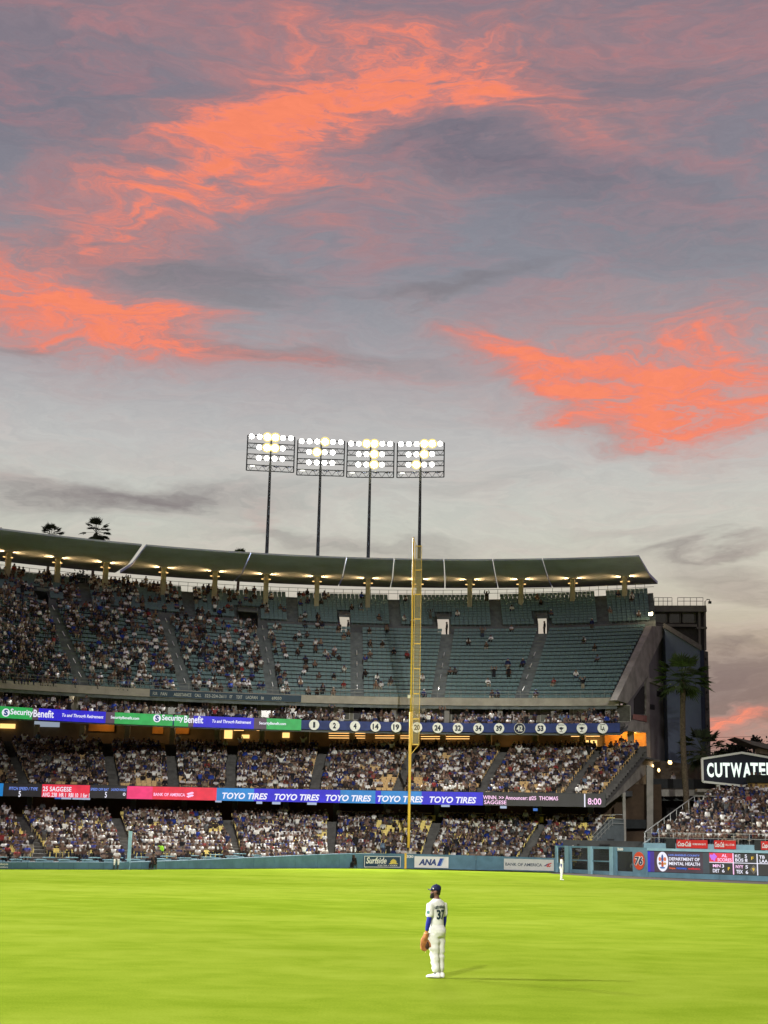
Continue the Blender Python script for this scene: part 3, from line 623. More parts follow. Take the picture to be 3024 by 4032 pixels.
end_poly('end_ledge', [(2556, 2668), (2618, 2694), (2618, 2708), (2556, 2684)], conc, .42, .3)
end_poly('club_balcony', [(2458, 2864), (2492, 2834), (2554, 2846), (2554, 2886), (2458, 2876)], conc, .8, .9)
end_poly('balcony_screen', [(2496, 2812), (2547, 2818), (2547, 2842), (2494, 2832)], mat('pink_screen', (.30, .14, .12), .8, .1), .5, .1)
end_poly('loge_end_beam', [(2551, 2958), (2572, 3000), (2572, 3024), (2458, 3120), (2383, 3176), (2381, 3158), (2449, 3082)], conc, .8, .8)
end_poly('loge_end_brace', [(2492, 3092), (2542, 3016), (2546, 3016), (2546, 3120), (2492, 3112)], mat('brace_tan', (.20, .17, .12), .9, .2), .3, .3)
end_poly('loge_end_sill', [(2458, 3116), (2566, 3112), (2566, 3134), (2458, 3136)], conc_d, .6, .5)
def face_poly(name, pts, Y, material, parent, th=.4): return MB().prism([atY(x, y, Y) for x, y in pts], (0, th, 0)).build(name, material, parent)
face_poly('end_post', [(2546, 3010), (2572, 3020), (2572, 3345), (2548, 3345)], 158.0, conc, stand)
face_poly('end_post', [(2452, 3124), (2463, 3118), (2466, 3345), (2454, 3345)], 153.0, conc, stand)
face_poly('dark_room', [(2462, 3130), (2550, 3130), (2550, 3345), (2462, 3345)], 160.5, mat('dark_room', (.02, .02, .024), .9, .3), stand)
sh_ = [face_poly('display_light', [(x, 3190), (x + 13, 3188), (x + 14, 3222), (x, 3226)], 160.2, emat('display_warm', (.62, .46, .33), .55), stand, .1) for x in (2468, 2489)]
face_poly('end_fence', [(2462, 3226), (2570, 3228), (2570, 3262), (2462, 3262)], 158.6, mat('fence_dark', (.015, .018, .02), .8, .2), stand, .06)
face_poly('stair_block', [(2250, 3400), (2300, 3330), (2408, 3222), (2456, 3225), (2460, 3420), (2250, 3420)], 152.2, mat('stair_concrete', (.075, .09, .10), .9, .25, .5), stand, 2.)
mb = MB(); a, b = atY(2290, 3335, 151.6), atY(2412, 3206, 151.6); c = atY(2458, 3208, 151.6)
for dz in (0, -.45, -.9): mb.bar(a + Vector((0, 0, dz)), b + Vector((0, 0, dz)), .05); mb.bar(b + Vector((0, 0, dz)), c + Vector((0, 0, dz)), .05)
for i in range(9): p = lerp(a, b, i / 8); mb.bar(p, p + Vector((0, 0, -1.2)), .05)
mb.build('stair_railing', rail_m, stand)
mb = MB()
for k in range(7): p = atY(2405, 3305 + k * 6, 152.1); mb.box(p, (.7, .06, .08))
mb.build('wall_louvre', black, stand)
# tower and blue-grey end wall
twr = empty('tower', (36, 172, 0), 'dark blue-grey windowless wall and service tower at the end of the stand', 'tower')
YB = 171.0
face_poly('blue_wall', [(2618, 2462), (2756, 2546), (2772, 3250), (2640, 3250)], YB, blue_wall, twr, 3.)
face_poly('parapet', [(2614, 2452), (2762, 2540), (2762, 2562), (2614, 2472)], YB - .25, mat('parapet_concrete', (.13, .125, .13), .9, .2), twr, .24)
face_poly('corner_strip', [(2757, 2556), (2771, 2560), (2786, 3250), (2772, 3250)], YB - .1, mat('navy_strip', (.012, .02, .05), .7, .2), twr, 2.8)
face_poly('corner_pier', [(2772, 2562), (2788, 2566), (2806, 3250), (2787, 3250)], YB + .6, mat('pier_grey', (.09, .085, .085), .9, .3), twr, 3.)
for k in range(9): face_poly('pier_bolt', [(2776 + 1.7 * k, 2590 + 66 * k), (2781 + 1.7 * k, 2590 + 66 * k), (2781 + 1.7 * k, 2600 + 66 * k), (2776 + 1.7 * k, 2600 + 66 * k)], YB + .55, black, twr, .04)
YT = 178.0; tc = mat('tower_concrete', (.12, .12, .11), .9, .2, .4)
face_poly('tower_head', [(2571, 2384), (2781, 2384), (2783, 2408), (2571, 2408)], YT - .4, tc, twr, 5.)
face_poly('tower_body', [(2571, 2408), (2776, 2408), (2780, 2560), (2571, 2560)], YT + .8, mat('tower_dark', (.045, .045, .045), .9, .2), twr, 4.)
for x0, x1 in ((2575, 2625), (2636, 2678), (2688, 2736)):
    w = face_poly('tower_window', [(x0, 2417), (x1, 2417), (x1, 2450), (x0, 2450)], YT + .6, glass_d, twr, .1)
    mb = MB()
    for a, b in (((x0, 2414), (x1, 2414)), ((x0, 2452), (x1, 2452)), ((x0, 2414), (x0, 2452)), ((x1, 2414), (x1, 2452))): mb.bar(atY(*a, YT + .55), atY(*b, YT + .55), .14)
    mb.build('window_frame', tc, w)
face_poly('tower_ledge', [(2571, 2455), (2745, 2458), (2745, 2468), (2571, 2466)], YT - .1, tc, twr, .6)
for x in (2750, 2772): face_poly('tower_post', [(x, 2404), (x + 8, 2404), (x + 10, 2560), (x + 2, 2560)], YT - .1, tc, twr, .4)
face_poly('tower_shelf', [(2744, 2468), (2784, 2468), (2784, 2476), (2744, 2476)], YT - .2, tc, twr, .5)
for x0, x1, y in ((2588, 2604, 2466), (2690, 2726, 2463)): face_poly('tower_lamp', [(x0, y), (x1, y), (x1, y + 4), (x0, y + 4)], YT + .3, emat('tower_lamp', (1., .42, .3), 1.2), twr, .05)
mb = MB()
for a, b in ((2576, 2646), (2668, 2768)):
    for y in (2353, 2367): mb.bar(atY(a, y, YT), atY(b, y, YT), .06)
    for i in range(5): x = lerp(a, b, i / 4); mb.bar(atY(x, 2353, YT), atY(x, 2386, YT), .06)
mb.build('tower_railing', steel, twr)
mb = MB(); P_ = [atY(2776, 2386, YT), atY(2776, 2368, YT), atY(2784, 2360, YT), atY(2794, 2361, YT), atY(2795, 2372, YT)]; mb.tube(P_, .06); mb.box(P_[-1], (.35, .3, .3)); mb.build('camera_arm', steel_d, twr)
lm = face_poly('stair_lamp', [(2556, 2412), (2570, 2410), (2570, 2421), (2556, 2423)], 170.0, emat('flood_small', (1., .85, .5), 14.), stand, .2)
point('stair_lamp_light', atY(2560, 2420, 169.4), 160, (1., .8, .45), stand)
# upper walkway with lamps, dark undercroft
walk = empty('walkway', (34, 163, 0), 'concrete walkway slab bridging between the stand end and the pavilion', 'walkway')
face_poly('slab', [(2570, 3108), (2960, 3112), (2960, 3132), (2570, 3136)], 160.0, conc, walk, 5.)
face_poly('slab_lip', [(2745, 3106), (2990, 3110), (2990, 3118), (2745, 3118)], 158.5, fascia_m, walk, 1.)
face_poly('mesh_fence', [(2570, 3066), (2990, 3072), (2990, 3106), (2570, 3104)], 160.5, mat('fence_mesh_dark', (.02, .022, .024), .8, .2), walk, .05)
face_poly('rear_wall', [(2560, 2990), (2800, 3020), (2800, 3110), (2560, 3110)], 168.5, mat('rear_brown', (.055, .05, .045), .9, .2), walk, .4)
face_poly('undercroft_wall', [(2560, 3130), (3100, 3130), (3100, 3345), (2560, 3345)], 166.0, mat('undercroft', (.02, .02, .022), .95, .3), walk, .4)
mb = MB()
for x in (2600, 2650, 2700, 2755, 2800): mb.bar(atY(x, 3134, 161), atY(x + 20, 3150, 161), .12); mb.bar(atY(x, 3150, 161), atY(x + 40, 3152, 161), .1)
mb.build('pipework', steel_d, walk)
for x, y in ((2569, 3017), (2594, 3033), (2635, 3002), (2641, 3003)):
    p = atY(x, y, 166.5); e = MB().tube([p + Vector((0, 0, .22)), p, p - Vector((0, 0, .2))], [.08, .16, .06], 8).build('wall_lamp', emat('wall_lamp', (1., .66, .25), 5.)); tag(e, 'glowing warm wall lamp by the walkway under the blue-grey wall', 'lamp', 'warm lamps above the walkway'); point('wall_lamp_light', p - Vector((0, .5, 0)), 18, (1., .66, .3), e)
# ------------------------------------------------------------------ light towers
lamp_face = emat('floodlight_face', (1., .97, .88), 22.); lamp_hot = emat('floodlight_hot', (1., .9, .62), 60.); lamp_glow = emat('halo_glow', (1., .80, .30), 1.15); lamp_off = mat('lamp_unlit', (.6, .62, .62), .3, .1)
def light_tower(base, z_bot, z_top, w, ux, aim, power, label, hot=(), lower=(0, 1, 2, 3), cone=86, blend=.75):
    base = Vector(base); ux = Vector(ux).normalized(); nr = ux.cross(Vector((0, 0, 1)))
    e = empty('light_tower', base, label, 'light tower', 'floodlight towers behind the stand')
    MB().tube([base, base + Vector((0, 0, 38 - base.z if base.z < 38 else 6)), base + Vector((0, 0, z_bot - base.z + 1.2))], [.30, .26, .17], 10).build('mast', steel_d, e, True)
    fr = MB(); H_ = z_top - z_bot; rows = [0, .30, .62, 1.0]
    P = lambda a, b, o=0.: base + ux * (a * w / 2) + Vector((0, 0, z_bot - base.z + b * H_)) + nr * o
    for b in (0, .16, .33, .47, .64, .78, 1.0): fr.bar(P(-1, b), P(1, b), .11)
    for a in (-1, 1): fr.bar(P(a, 0), P(a, 1), .16)
    fr.bar(P(0, 0), P(0, 1), .2)
    for b0, b1 in ((0, .16), (.33, .47), (.64, .78)):
        for i in range(12): a = -1 + i / 6; fr.bar(P(a, b0 if i % 2 else b1), P(a + 1 / 6, b1 if i % 2 else b0), .05)
    fr.build('frame', steel_d, e)
    n_l = 0
    spots = [(-1 + (i + .5) / 3, .95) for i in range(6)] + [(-.5 + i / 3, .645) for i in range(4)] + [(-.5 + i / 3, .345) for i in range(4)]
    dm = (Vector(aim) - P(0, .6)).normalized()
    for i, (a, b) in enumerate(spots):
        c = P(a, b, .45); r0 = .33 if i not in hot else .42
        x = dm.cross(Vector((0, 0, 1))).normalized(); y = x.cross(dm)
        ring = lambda k, s_: [c + dm * k + (x * math.cos(q) + y * math.sin(q)) * s_ for q in np.linspace(0, 2 * math.pi, 17)[:-1]]
        housing = MB().loft([ring(-.45, .14), ring(-.2, r0 * .9), ring(0, r0 + .03)]); lo = housing.build('floodlight', steel_d, e, True)
        MB().loft([ring(0.01, r0), ring(.07, r0 * .6), ring(.09, .02)]).build('lens', lamp_hot if i in hot else lamp_face, lo, True)
        if i in hot: MB().loft([ring(-.16, r0 * 1.0), ring(-.06, r0 * 1.62), ring(-.05, r0 * 1.62), ring(-.12, r0 * 1.02)], False).build('halo_ring', lamp_glow, lo, True)  # glowing ring added to imitate the glare halo round hot lamps
    for k in lower:
        c = P(-.75 + .5 * k, .12, .4); x = ux; lo = MB().loft([[c + Vector((0, 0, .16 - .2 * j)) + (x * math.cos(q) + nr * math.sin(q)) * s_ for q in np.linspace(0, 2 * math.pi, 13)[:-1]] for j, s_ in ((0, .12), (.5, .34), (1, .40))]).build('field_lamp', steel_d, e, True)
        MB().loft([[c + Vector((0, 0, -.05 - .03 * j)) + (x * math.cos(q) + nr * math.sin(q)) * s_ for q in np.linspace(0, 2 * math.pi, 13)[:-1]] for j, s_ in ((0, .38), (1, .2), (2, .02))]).build('lens', lamp_off if k else emat('lamp_dim', (1., 1., .85), 2.), lo, True)
    l = bpy.data.lights.new('floodlight_beam', 'SPOT'); l.energy = power; l.color = (1., .975, .90); l.spot_size = R(cone); l.spot_blend = blend; l.shadow_soft_size = .9
    lo = bpy.data.objects.new('floodlight_beam', l); COL.objects.link(lo); lo.parent = e; c = P(0, .6, 1.4); lo.location = c - base; lo.rotation_euler = (-(Vector(aim) - c)).to_track_quat('Z', 'Y').to_euler()
    return e
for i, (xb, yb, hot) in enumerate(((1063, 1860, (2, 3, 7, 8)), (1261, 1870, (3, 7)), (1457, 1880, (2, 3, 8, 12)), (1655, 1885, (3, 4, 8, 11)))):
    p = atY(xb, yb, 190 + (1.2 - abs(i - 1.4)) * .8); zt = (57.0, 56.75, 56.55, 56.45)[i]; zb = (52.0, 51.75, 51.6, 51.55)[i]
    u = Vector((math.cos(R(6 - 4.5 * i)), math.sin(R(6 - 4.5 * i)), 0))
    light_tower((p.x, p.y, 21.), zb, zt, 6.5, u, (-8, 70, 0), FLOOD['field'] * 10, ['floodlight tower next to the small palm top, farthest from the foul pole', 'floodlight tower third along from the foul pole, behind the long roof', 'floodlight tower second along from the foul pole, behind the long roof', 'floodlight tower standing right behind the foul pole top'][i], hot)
for nm, base, aim, k, cn_ in (('floodlight tower above the third base side of the ground', (-118, 112, 0), (0, 70, 0), 'left', 62), ('floodlight tower above home plate side of the ground', (-112, 26, 0), (2, 44, 0), 'third', 62), ('floodlight tower above the right field corner of the ground', (-34, -62, 0), (4, 40, 0), 'behind', 38), ('floodlight tower above the right field pavilion of the ground', (26, -78, 0), (4, 121, 0), 'deep_fill', 24)):  # last tower is added out of view to brighten far wall and crowd
    d = (Vector(aim) - Vector(base)); u = Vector((-d.y, d.x, 0))
    light_tower(base, 50, 55, 6.5, u, aim, FLOOD[k] * 10, nm, (), cone=cn_, blend=1.)
# ------------------------------------------------------------------ field wall with padding
fw = empty('field_wall', tuple(wall_at(1200)[0]), 'long low blue padded wall curving round the field below the stands', 'wall')
def seg_points(step):
    L = [wall_at(x)[0] for x in range(-300, 2191, 6)]; xs = list(range(-300, 2191, 6)); out = [(-300, L[0])]; acc = 0
    for a, b, x in zip(L[:-1], L[1:], xs[1:]):
        acc += (b - a).length
        if acc >= (1.28 if x < 820 else 3.0): out.append((x, b)); acc = 0
    return out + [(2190, L[-1])]
sp_ = seg_points(1)
for (x0, a), (x1, b) in zip(sp_[:-1], sp_[1:]):
    if (b - a).length < .3: continue
    u = (b - a).normalized(); n = Vector((-u.y, u.x, 0)); h0, h1 = wall_at(x0)[1], wall_at(x1)[1]; g = u * .012; jit = random.uniform(-.012, .012); bv = .05
    q = [a + g, b - g]; prof = []
    mb = MB(); rings = []
    for p, h in ((q[0], h0), (q[1], h1)):
        z0 = .16
        rings.append([p + n * (.10 + jit), p + n * jit + Vector((0, 0, 0)), p + n * jit + Vector((0, 0, h - bv)), p + n * (bv + jit) + Vector((0, 0, h)), p + n * .34 + Vector((0, 0, h)), p + n * .34])
        for k in (0, 1): rings[-1][k] = rings[-1][k] + Vector((0, 0, .03))
    mb.loft(rings).build('pad_panel', wall_blue, fw)
def on_wall(xa, xb, za, zb, off=.06):
    a, b = wall_at(xa)[0], wall_at(xb)[0]; u = (b - a).normalized(); nr = Vector((u.y, -u.x, 0)); c = (a + b) / 2 + nr * off
    return c + Vector((0, 0, (za + zb) / 2)), u, (b - a).length, zb - za, nr
def wall_sign(name, xa, xb, za, zb, material, label, border=None):
    c, u, L, h, nr = on_wall(xa, xb, za, zb, .16); e = empty(name, c - Vector((0, 0, h / 2)), label, 'sign')
    MB().box(c, (L, .07, h), ux=u).build('panel', material, e)
    if border:
        mb = MB()
        for z in (-h / 2 + .03, h / 2 - .03): mb.box(c + nr * .045 + Vector((0, 0, z)), (L, .03, .06), ux=u)
        for k in (-1, 1): mb.box(c + nr * .045 + u * (k * (L / 2 - .03)), (.06, .03, h - .12), ux=u)
        mb.build('border', border, e)
    return e, c, u, nr, L, h
e, c, u, nr, L, h = wall_sign('advert_sign', 1427, 1571, .12, 1.22, mat('surfside_navy', (.02, .05, .085), .6, .1), 'navy advert sign with white script and a yellow sunburst on the blue wall', offwhite)
Z = Vector((0, 0, 1)); cream = mat('sign_cream', (.72, .72, .62), .6, .05); sun_y = mat('sunburst_yellow', (.75, .62, .12), .6, .08)
lettering('lettering', 'Surfside', c + nr * .05 - u * (L * .17) + Z * .12, u, L * .56, .62, cream, e, .02, .25)
lettering('lettering', 'ICED TEA + VODKA', c + nr * .05 + u * (L * .14) - Z * .36, u, L * .54, .15, cream, e, .01)
mb = MB(); sc_ = c + nr * .05 + u * (L * .30) - Z * .14
for a in np.linspace(0, math.pi, 9):
    d = u * math.cos(a) + Z * math.sin(a); s_ = u * -math.sin(a) + Z * math.cos(a); mb.prism([sc_ + d * .14 - s_ * .05, sc_ + d * .30 - s_ * .085, sc_ + d * .46, sc_ + d * .30 + s_ * .085, sc_ + d * .14 + s_ * .05], nr * .02)
mb.prism([sc_ + (u * math.cos(a) + Z * math.sin(a)) * .15 for a in np.linspace(0, math.pi, 11)], nr * .02); mb.box(sc_ - Z * .04, (L * .25, .02, .05), ux=u); mb.build('sunburst', sun_y, e)
e, c, u, nr, L, h = wall_sign('advert_sign', 1630, 1763, .14, 1.26, offwhite, 'white advert sign with navy airline letters and a blue slanted bar on the wall')
an = mat('ana_navy', (.02, .045, .16), .6, .05); lettering('lettering', 'ANA', c + nr * .05 - u * (L * .12), u, L * .52, .62, an, e, .05, .25)
MB().prism([c + nr * .04 + u * (L * a) + Z * b for a, b in ((.16, -.36), (.255, -.36), (.345, .40), (.25, .40))], nr * .02).build('slanted_bar', mat('ana_blue', (.015, .05, .30), .6, .05), e)
MB().prism([c + nr * .04 + u * (L * a) + Z * b for a, b in ((.26, -.36), (.285, -.36), (.375, .40), (.35, .40))], nr * .02).build('slanted_stripe', mat('ana_light', (.12, .30, .55), .6, .05), e)
e, c, u, nr, L, h = wall_sign('advert_sign', 1986, 2182, .13, 1.22, mat('bank_grey', (.46, .47, .45), .6, .05), 'pale grey advert sign with dark bank lettering and a red flag mark on the wall')
lettering('lettering', 'BANK OF AMERICA', c + nr * .05 - u * (L * .10), u, L * .74, .30, mat('bank_ink', (.05, .07, .10), .6, .05), e, .02)
rb = mat('bank_red', (.42, .05, .05), .6, .05); bb_ = mat('bank_blue', (.06, .08, .2), .6, .05)
for k in range(3): MB().prism([c + nr * .05 + u * (L * .345 + .18 * k - .2 + a) + Z * (b + .05 * k - .02) for a, b in ((0, -.05), (.36, .18), (.46, .12), (.10, -.11))], nr * .02).build('flag_stripe', rb if k else bb_, e)
for k in range(2): MB().prism([c + nr * .05 + u * (L * .345 + .2 * k + .05 + a) + Z * (b - .13) for a, b in ((0, 0), (.22, .13), (.32, .07), (.10, -.07))], nr * .02).build('flag_stripe', rb, e)
c, u, L, h, nr = on_wall(1597, 1624, 1.08, 1.36, .22); e = empty('distance_marker', c, 'white painted distance number 330 on the wall by the foul pole', 'sign'); lettering('number', '330', c, u, L, .28, white, e, .04)
c, u, L, h, nr = on_wall(-6, 28, .1, .5, .06); e = empty('wall_advert', c, 'small white script advert painted on the low wall pads', 'sign'); lettering('lettering', 'Lifestyle', c + Z * .08, u, L, .2, white, e, .02, .3); lettering('lettering', 'furniture', c - Z * .12, u, L, .14, white, e, .02, .2)
# light-blue ledges and tables of the field boxes at the low wall
for i, x in enumerate(range(-40, 1010, 46)):
    p, h = wall_at(x); p2, _ = wall_at(x + 40); u = (p2 - p).normalized(); n = Vector((-u.y, u.x, 0))
    t = MB(); c = (p + p2) / 2 + n * (.62 + .5 * (i % 2)); t.box(c + Vector((0, 0, h + .16 + .16 * (i % 2))), ((p2 - p).length * .92, .5, .07), ux=u); t.box(c + Vector((0, 0, (h + .09) / 2 + .05)), ((p2 - p).length * .9, .05, h), ux=u)
    o = t.build('box_ledge', wall_blue_l); tag(o, 'pale blue box-seat ledge behind the low padded wall', 'ledge', 'pale blue ledges behind the low wall')
p, h = wall_at(487); o = MB().box(p + Vector((.2, .5, 1.55)), (.26, .26, 3.1)).build('net_post', wall_blue_l); tag(o, 'tall square pale blue post standing on the low padded wall', 'post')
# ------------------------------------------------------------------ foul pole
YP = 150.6; fp = empty('foul_pole', tuple(atY(1608, 3361, YP)), 'tall yellow foul pole with a mesh side screen rising from the wall', 'foul pole')
b0 = atY(1608, 3364, YP); b0.z = 0; PX = b0.x; topz = atY(1635, 2116, YP).z; sc0 = atY(1617, 2931, YP).z; sct = atY(1640, 2150, YP).z
MB().tube([(PX, YP, 0.), (PX, YP, 16.)], .15, 14).build('lower_pole', pole_y, fp, True)
MB().tube([(PX, YP, 16.), (PX, YP, topz)], .10, 12).build('upper_pole', pole_y, fp, True)
sx0, sx1 = PX + .22, PX + .92; mb = MB(); mb.bar((sx0, YP, sc0), (sx0, YP, sct), .06); mb.bar((sx1, YP, sc0), (sx1, YP, sct), .045); mb.build('screen_frame', pole_y, fp)
for k in range(9): z = lerp(sc0, sct, k / 8); MB().box(((sx0 + sx1) / 2, YP, z), (sx1 - sx0, .06, .11)).build('rung', pole_y, fp)
MB().bar((PX, YP, sc0 - 1.15), (sx1, YP, sc0), .06).bar((PX, YP, topz - .1), (sx0 + .1, YP, sct), .06).build('brace', pole_y, fp)
def mesh_screen_mat():
    m = bpy.data.materials.new('screen_mesh'); m.use_nodes = True; T = NT(m.node_tree); nt = m.node_tree; b = nt.nodes['Principled BSDF']; out = nt.nodes['Material Output']
    b.inputs['Base Color'].default_value = (.42, .33, .11, 1); tr = T.n('ShaderNodeBsdfTransparent'); mx = T.n('ShaderNodeMixShader'); mx.inputs[0].default_value = .42
    T.put(mx.inputs[1], tr.outputs[0]); T.put(mx.inputs[2], b.outputs[0]); T.put(out.inputs[0], mx.outputs[0]); return m
me = bpy.data.meshes.new('screen_mesh'); me.from_pydata([(sx0, YP, sc0), (sx1, YP, sc0), (sx1, YP, sct), (sx0, YP, sct)], [], [(0, 1, 2, 3)]); me.transform(Matrix.Translation(-wloc(fp))); link('screen_mesh', me, mesh_screen_mat(), fp)
MB().box((PX - .2, YP, 17.6), (.3, .25, .35)).build('lamp_box', mat('cream_box', (.7, .66, .5), .6, .05), fp)
c, u, L, h, nr = on_wall(1588, 1596, 0, 1.5, .16); o = MB().box(Vector((c.x, c.y, .78)) , (.22, .12, 1.5), ux=u).build('foul_line_strip', pole_y); tag(o, 'yellow vertical stripe down the wall pads below the foul pole', 'stripe')
# ------------------------------------------------------------------ bullpen gate and scoreboard wall
def plane_pt(A, B, x, z):           # point of the vertical plane A-B seen at image column x, at height z
    n = Vector((B - A)).cross(Z); n.normalize(); y = 3400
    for _ in range(5): p = on_plane(x, y, A, n); y += (p.z - z) * F_PX / p.y
    return on_plane(x, y, A, n)
gate = empty('bullpen_gate', tuple(G0), 'pale blue bullpen fence with square posts and dark mesh openings', 'gate'); gu = (G1 - G0).normalized(); gn = Vector((gu.y, -gu.x, 0))
if gn.y > 0: gn = -gn
GH = 2.62
def gbox(x0, x1, z0, z1, th=.18, off=0., name='post', m_=wall_blue_l, par=None):
    a, b = plane_pt(G0, G1, x0, 1.3), plane_pt(G0, G1, x1, 1.3); a.z = b.z = 0; c = (a + b) / 2 + gn * off
    return MB().box(c + Z * ((z0 + z1) / 2), ((b - a).length, th, z1 - z0), ux=gu).build(name, m_, par or gate)
wbd = mat('gate_blue', (.12, .23, .30), .7, .12, .8)
for x0, x1 in ((2190, 2197), (2228, 2243), (2243, 2251), (2323, 2335), (2404, 2417), (2420, 2430), (2496, 2552)): gbox(x0, x1, .02, GH, .2 if x0 != 2323 else .3, .05 if x0 != 2323 else .12, 'post', wbd if x0 in (2243, 2420, 2496) else wall_blue_l)
for x0, x1, z0, z1 in ((2197, 2228, .02, .95), (2197, 2228, 2.45, GH), (2251, 2323, 2.45, GH), (2335, 2404, 2.40, GH), (2251, 2323, .02, .38), (2335, 2404, .02, .36), (2430, 2496, 2.22, GH), (2430, 2496, .02, .42), (2251, 2323, 1.22, 1.32), (2335, 2404, 1.20, 1.30)): gbox(x0, x1, z0, z1, .14, 0, 'rail', wbd)
def net_mat():
    m = bpy.data.materials.new('bullpen_net'); m.use_nodes = True; T = NT(m.node_tree); nt = m.node_tree; b = nt.nodes['Principled BSDF']
    b.inputs['Base Color'].default_value = (.02, .024, .024, 1); tr = T.n('ShaderNodeBsdfTransparent'); mx = T.n('ShaderNodeMixShader'); mx.inputs[0].default_value = .45
    T.put(mx.inputs[1], tr.outputs[0]); T.put(mx.inputs[2], b.outputs[0]); T.put(nt.nodes['Material Output'].inputs[0], mx.outputs[0]); return m
nm_ = net_mat()
for x0, x1, z0, z1 in ((2197, 2228, .95, 2.45), (2251, 2323, .38, 2.45), (2335, 2404, .36, 2.40), (2430, 2496, .42, 2.22)): gbox(x0, x1, z0, z1, .012, -.04, 'mesh_panel', nm_)
c = plane_pt(G0, G1, 2445, 2.42) + gn * .09; e = empty('distance_marker', c, 'white painted distance number 360 on the bullpen fence header', 'sign'); lettering('number', '360', c, gu, .95, .26, white, e, .05)
c = plane_pt(G0, G1, 2524, 1.42) + gn * .19; rr = .80; e = empty('round_sign', c - Z * rr, 'round orange-red sign with white-edged navy number 76 on the bullpen fence', 'sign')
rw = (plane_pt(G0, G1, 2545, 1.4) - plane_pt(G0, G1, 2502, 1.4)).length / 2
MB().prism([c + gu * (math.cos(a) * rw) + Z * (math.sin(a) * rr) for a in np.linspace(0, 2 * math.pi, 41)[:-1]], gn * .05).build('disc', mat('orange_red', (.62, .075, .03), .55, .05), e)
lettering('number_edge', '76', c + gn * .065, gu, rw * 1.62, .86, white, e, .085, .15); lettering('number', '76', c + gn * .085, gu, rw * 1.44, .74, mat('navy_number', (.012, .03, .09), .5, .05), e, .02, .15)
# bullpen behind: wall, bench, equipment
bp = empty('bullpen_wall', (24, 149, 0), 'dark concrete bullpen wall behind the mesh gate', 'wall')
MB().box((26.5, 149.2, 1.6), (16, .3, 3.2), rz=R(-4)).build('wall_panel', mat('bullpen_concrete', (.07, .075, .075), .9, .25, .5), bp)
mb = MB()
for k in range(10): mb.box((23.2, 148.7, .5 + k * .26), (1.1, .08, .09), rz=R(-4))
mb.build('louvre', black, bp)
MB().box((26.6, 148.9, 1.75), (.55, .04, .6), rz=R(-4)).build('notice', mat('paper', (.5, .48, .42), .8, .05), bp)
MB().box((27.5, 148.6, .5), (1.6, .5, .08)).box((26.9, 148.6, .25), (.08, .4, .5)).box((28.1, 148.6, .25), (.08, .4, .5)).build('bench', black, bp)
sb = empty('scoreboard_wall', tuple(G1), 'pale blue outfield wall carrying a long LED scoreboard', 'scoreboard'); su = (G2 - G1).normalized(); sn = Vector((su.y, -su.x, 0))
if sn.y > 0: sn = -sn
def sbox(x0, x1, z0, z1, th, off, name, m_, par=None, y0=None):
    a, b = plane_pt(G1, G2, x0, 1.3), plane_pt(G1, G2, x1, 1.3); a.z = b.z = 0; c = (a + b) / 2 + sn * off
    return MB().box(c + Z * ((z0 + z1) / 2), ((b - a).length, th, z1 - z0), ux=su).build(name, m_, par or sb)
for x0, x1 in ((2553, 2640), (2640, 2735), (2735, 2835), (2835, 2940), (2940, 3050), (3050, 3170)): sbox(x0 + .5, x1 - .5, .03, .46, .3, .0, 'pad_panel', wall_blue)
sbox(2552, 3170, 2.36, 2.58, .34, .0, 'cap_beam', wall_blue_l); sbox(2552, 3170, .46, 2.36, .2, -.06, 'board_case', black)
sbox(2553, 2562, .5, 2.3, .04, .06, 'screen_panel', b_led); sbox(2562, 2578, .5, 2.3, .04, .06, 'screen_panel', screen_mat('led_violet', lin(66, 32, 150)[:3], .8)); sbox(2578, 2680, .5, 2.3, .04, .06, 'screen_panel', screen_mat('led_plum', lin(66, 44, 62)[:3], .8, .25)); sbox(2680, 2770, .5, 2.3, .04, .06, 'screen_panel', screen_mat('led_plum2', lin(60, 42, 58)[:3], .8, .25)); sbox(2770, 2795, .5, 2.3, .04, .06, 'screen_panel', screen_mat('led_slate', lin(52, 68, 78)[:3], .8)); sbox(2795, 3170, .5, 2.3, .04, .06, 'screen_panel', screen_mat('led_black', lin(20, 24, 24)[:3], .7, .3))
sbox(2796, 2888, 1.52, 2.3, .03, .10, 'screen_tile', r_led); sbox(2888, 2892, .5, 2.3, .03, .11, 'divider', p_led); sbox(2983, 2986.5, .5, 2.3, .03, .11, 'divider', w_led); sbox(2796, 3170, 1.46, 1.52, .03, .12, 'divider', w_led)
def stext(txt, x0, x1, zc, h, m_, bold=.02, shear=0., off=.13):
    a, b = plane_pt(G1, G2, x0, zc), plane_pt(G1, G2, x1, zc); c = (a + b) / 2 + sn * off; c.z = zc; return lettering('lettering', txt, c, su, (b - a).length, h, m_, sb, bold, shear)
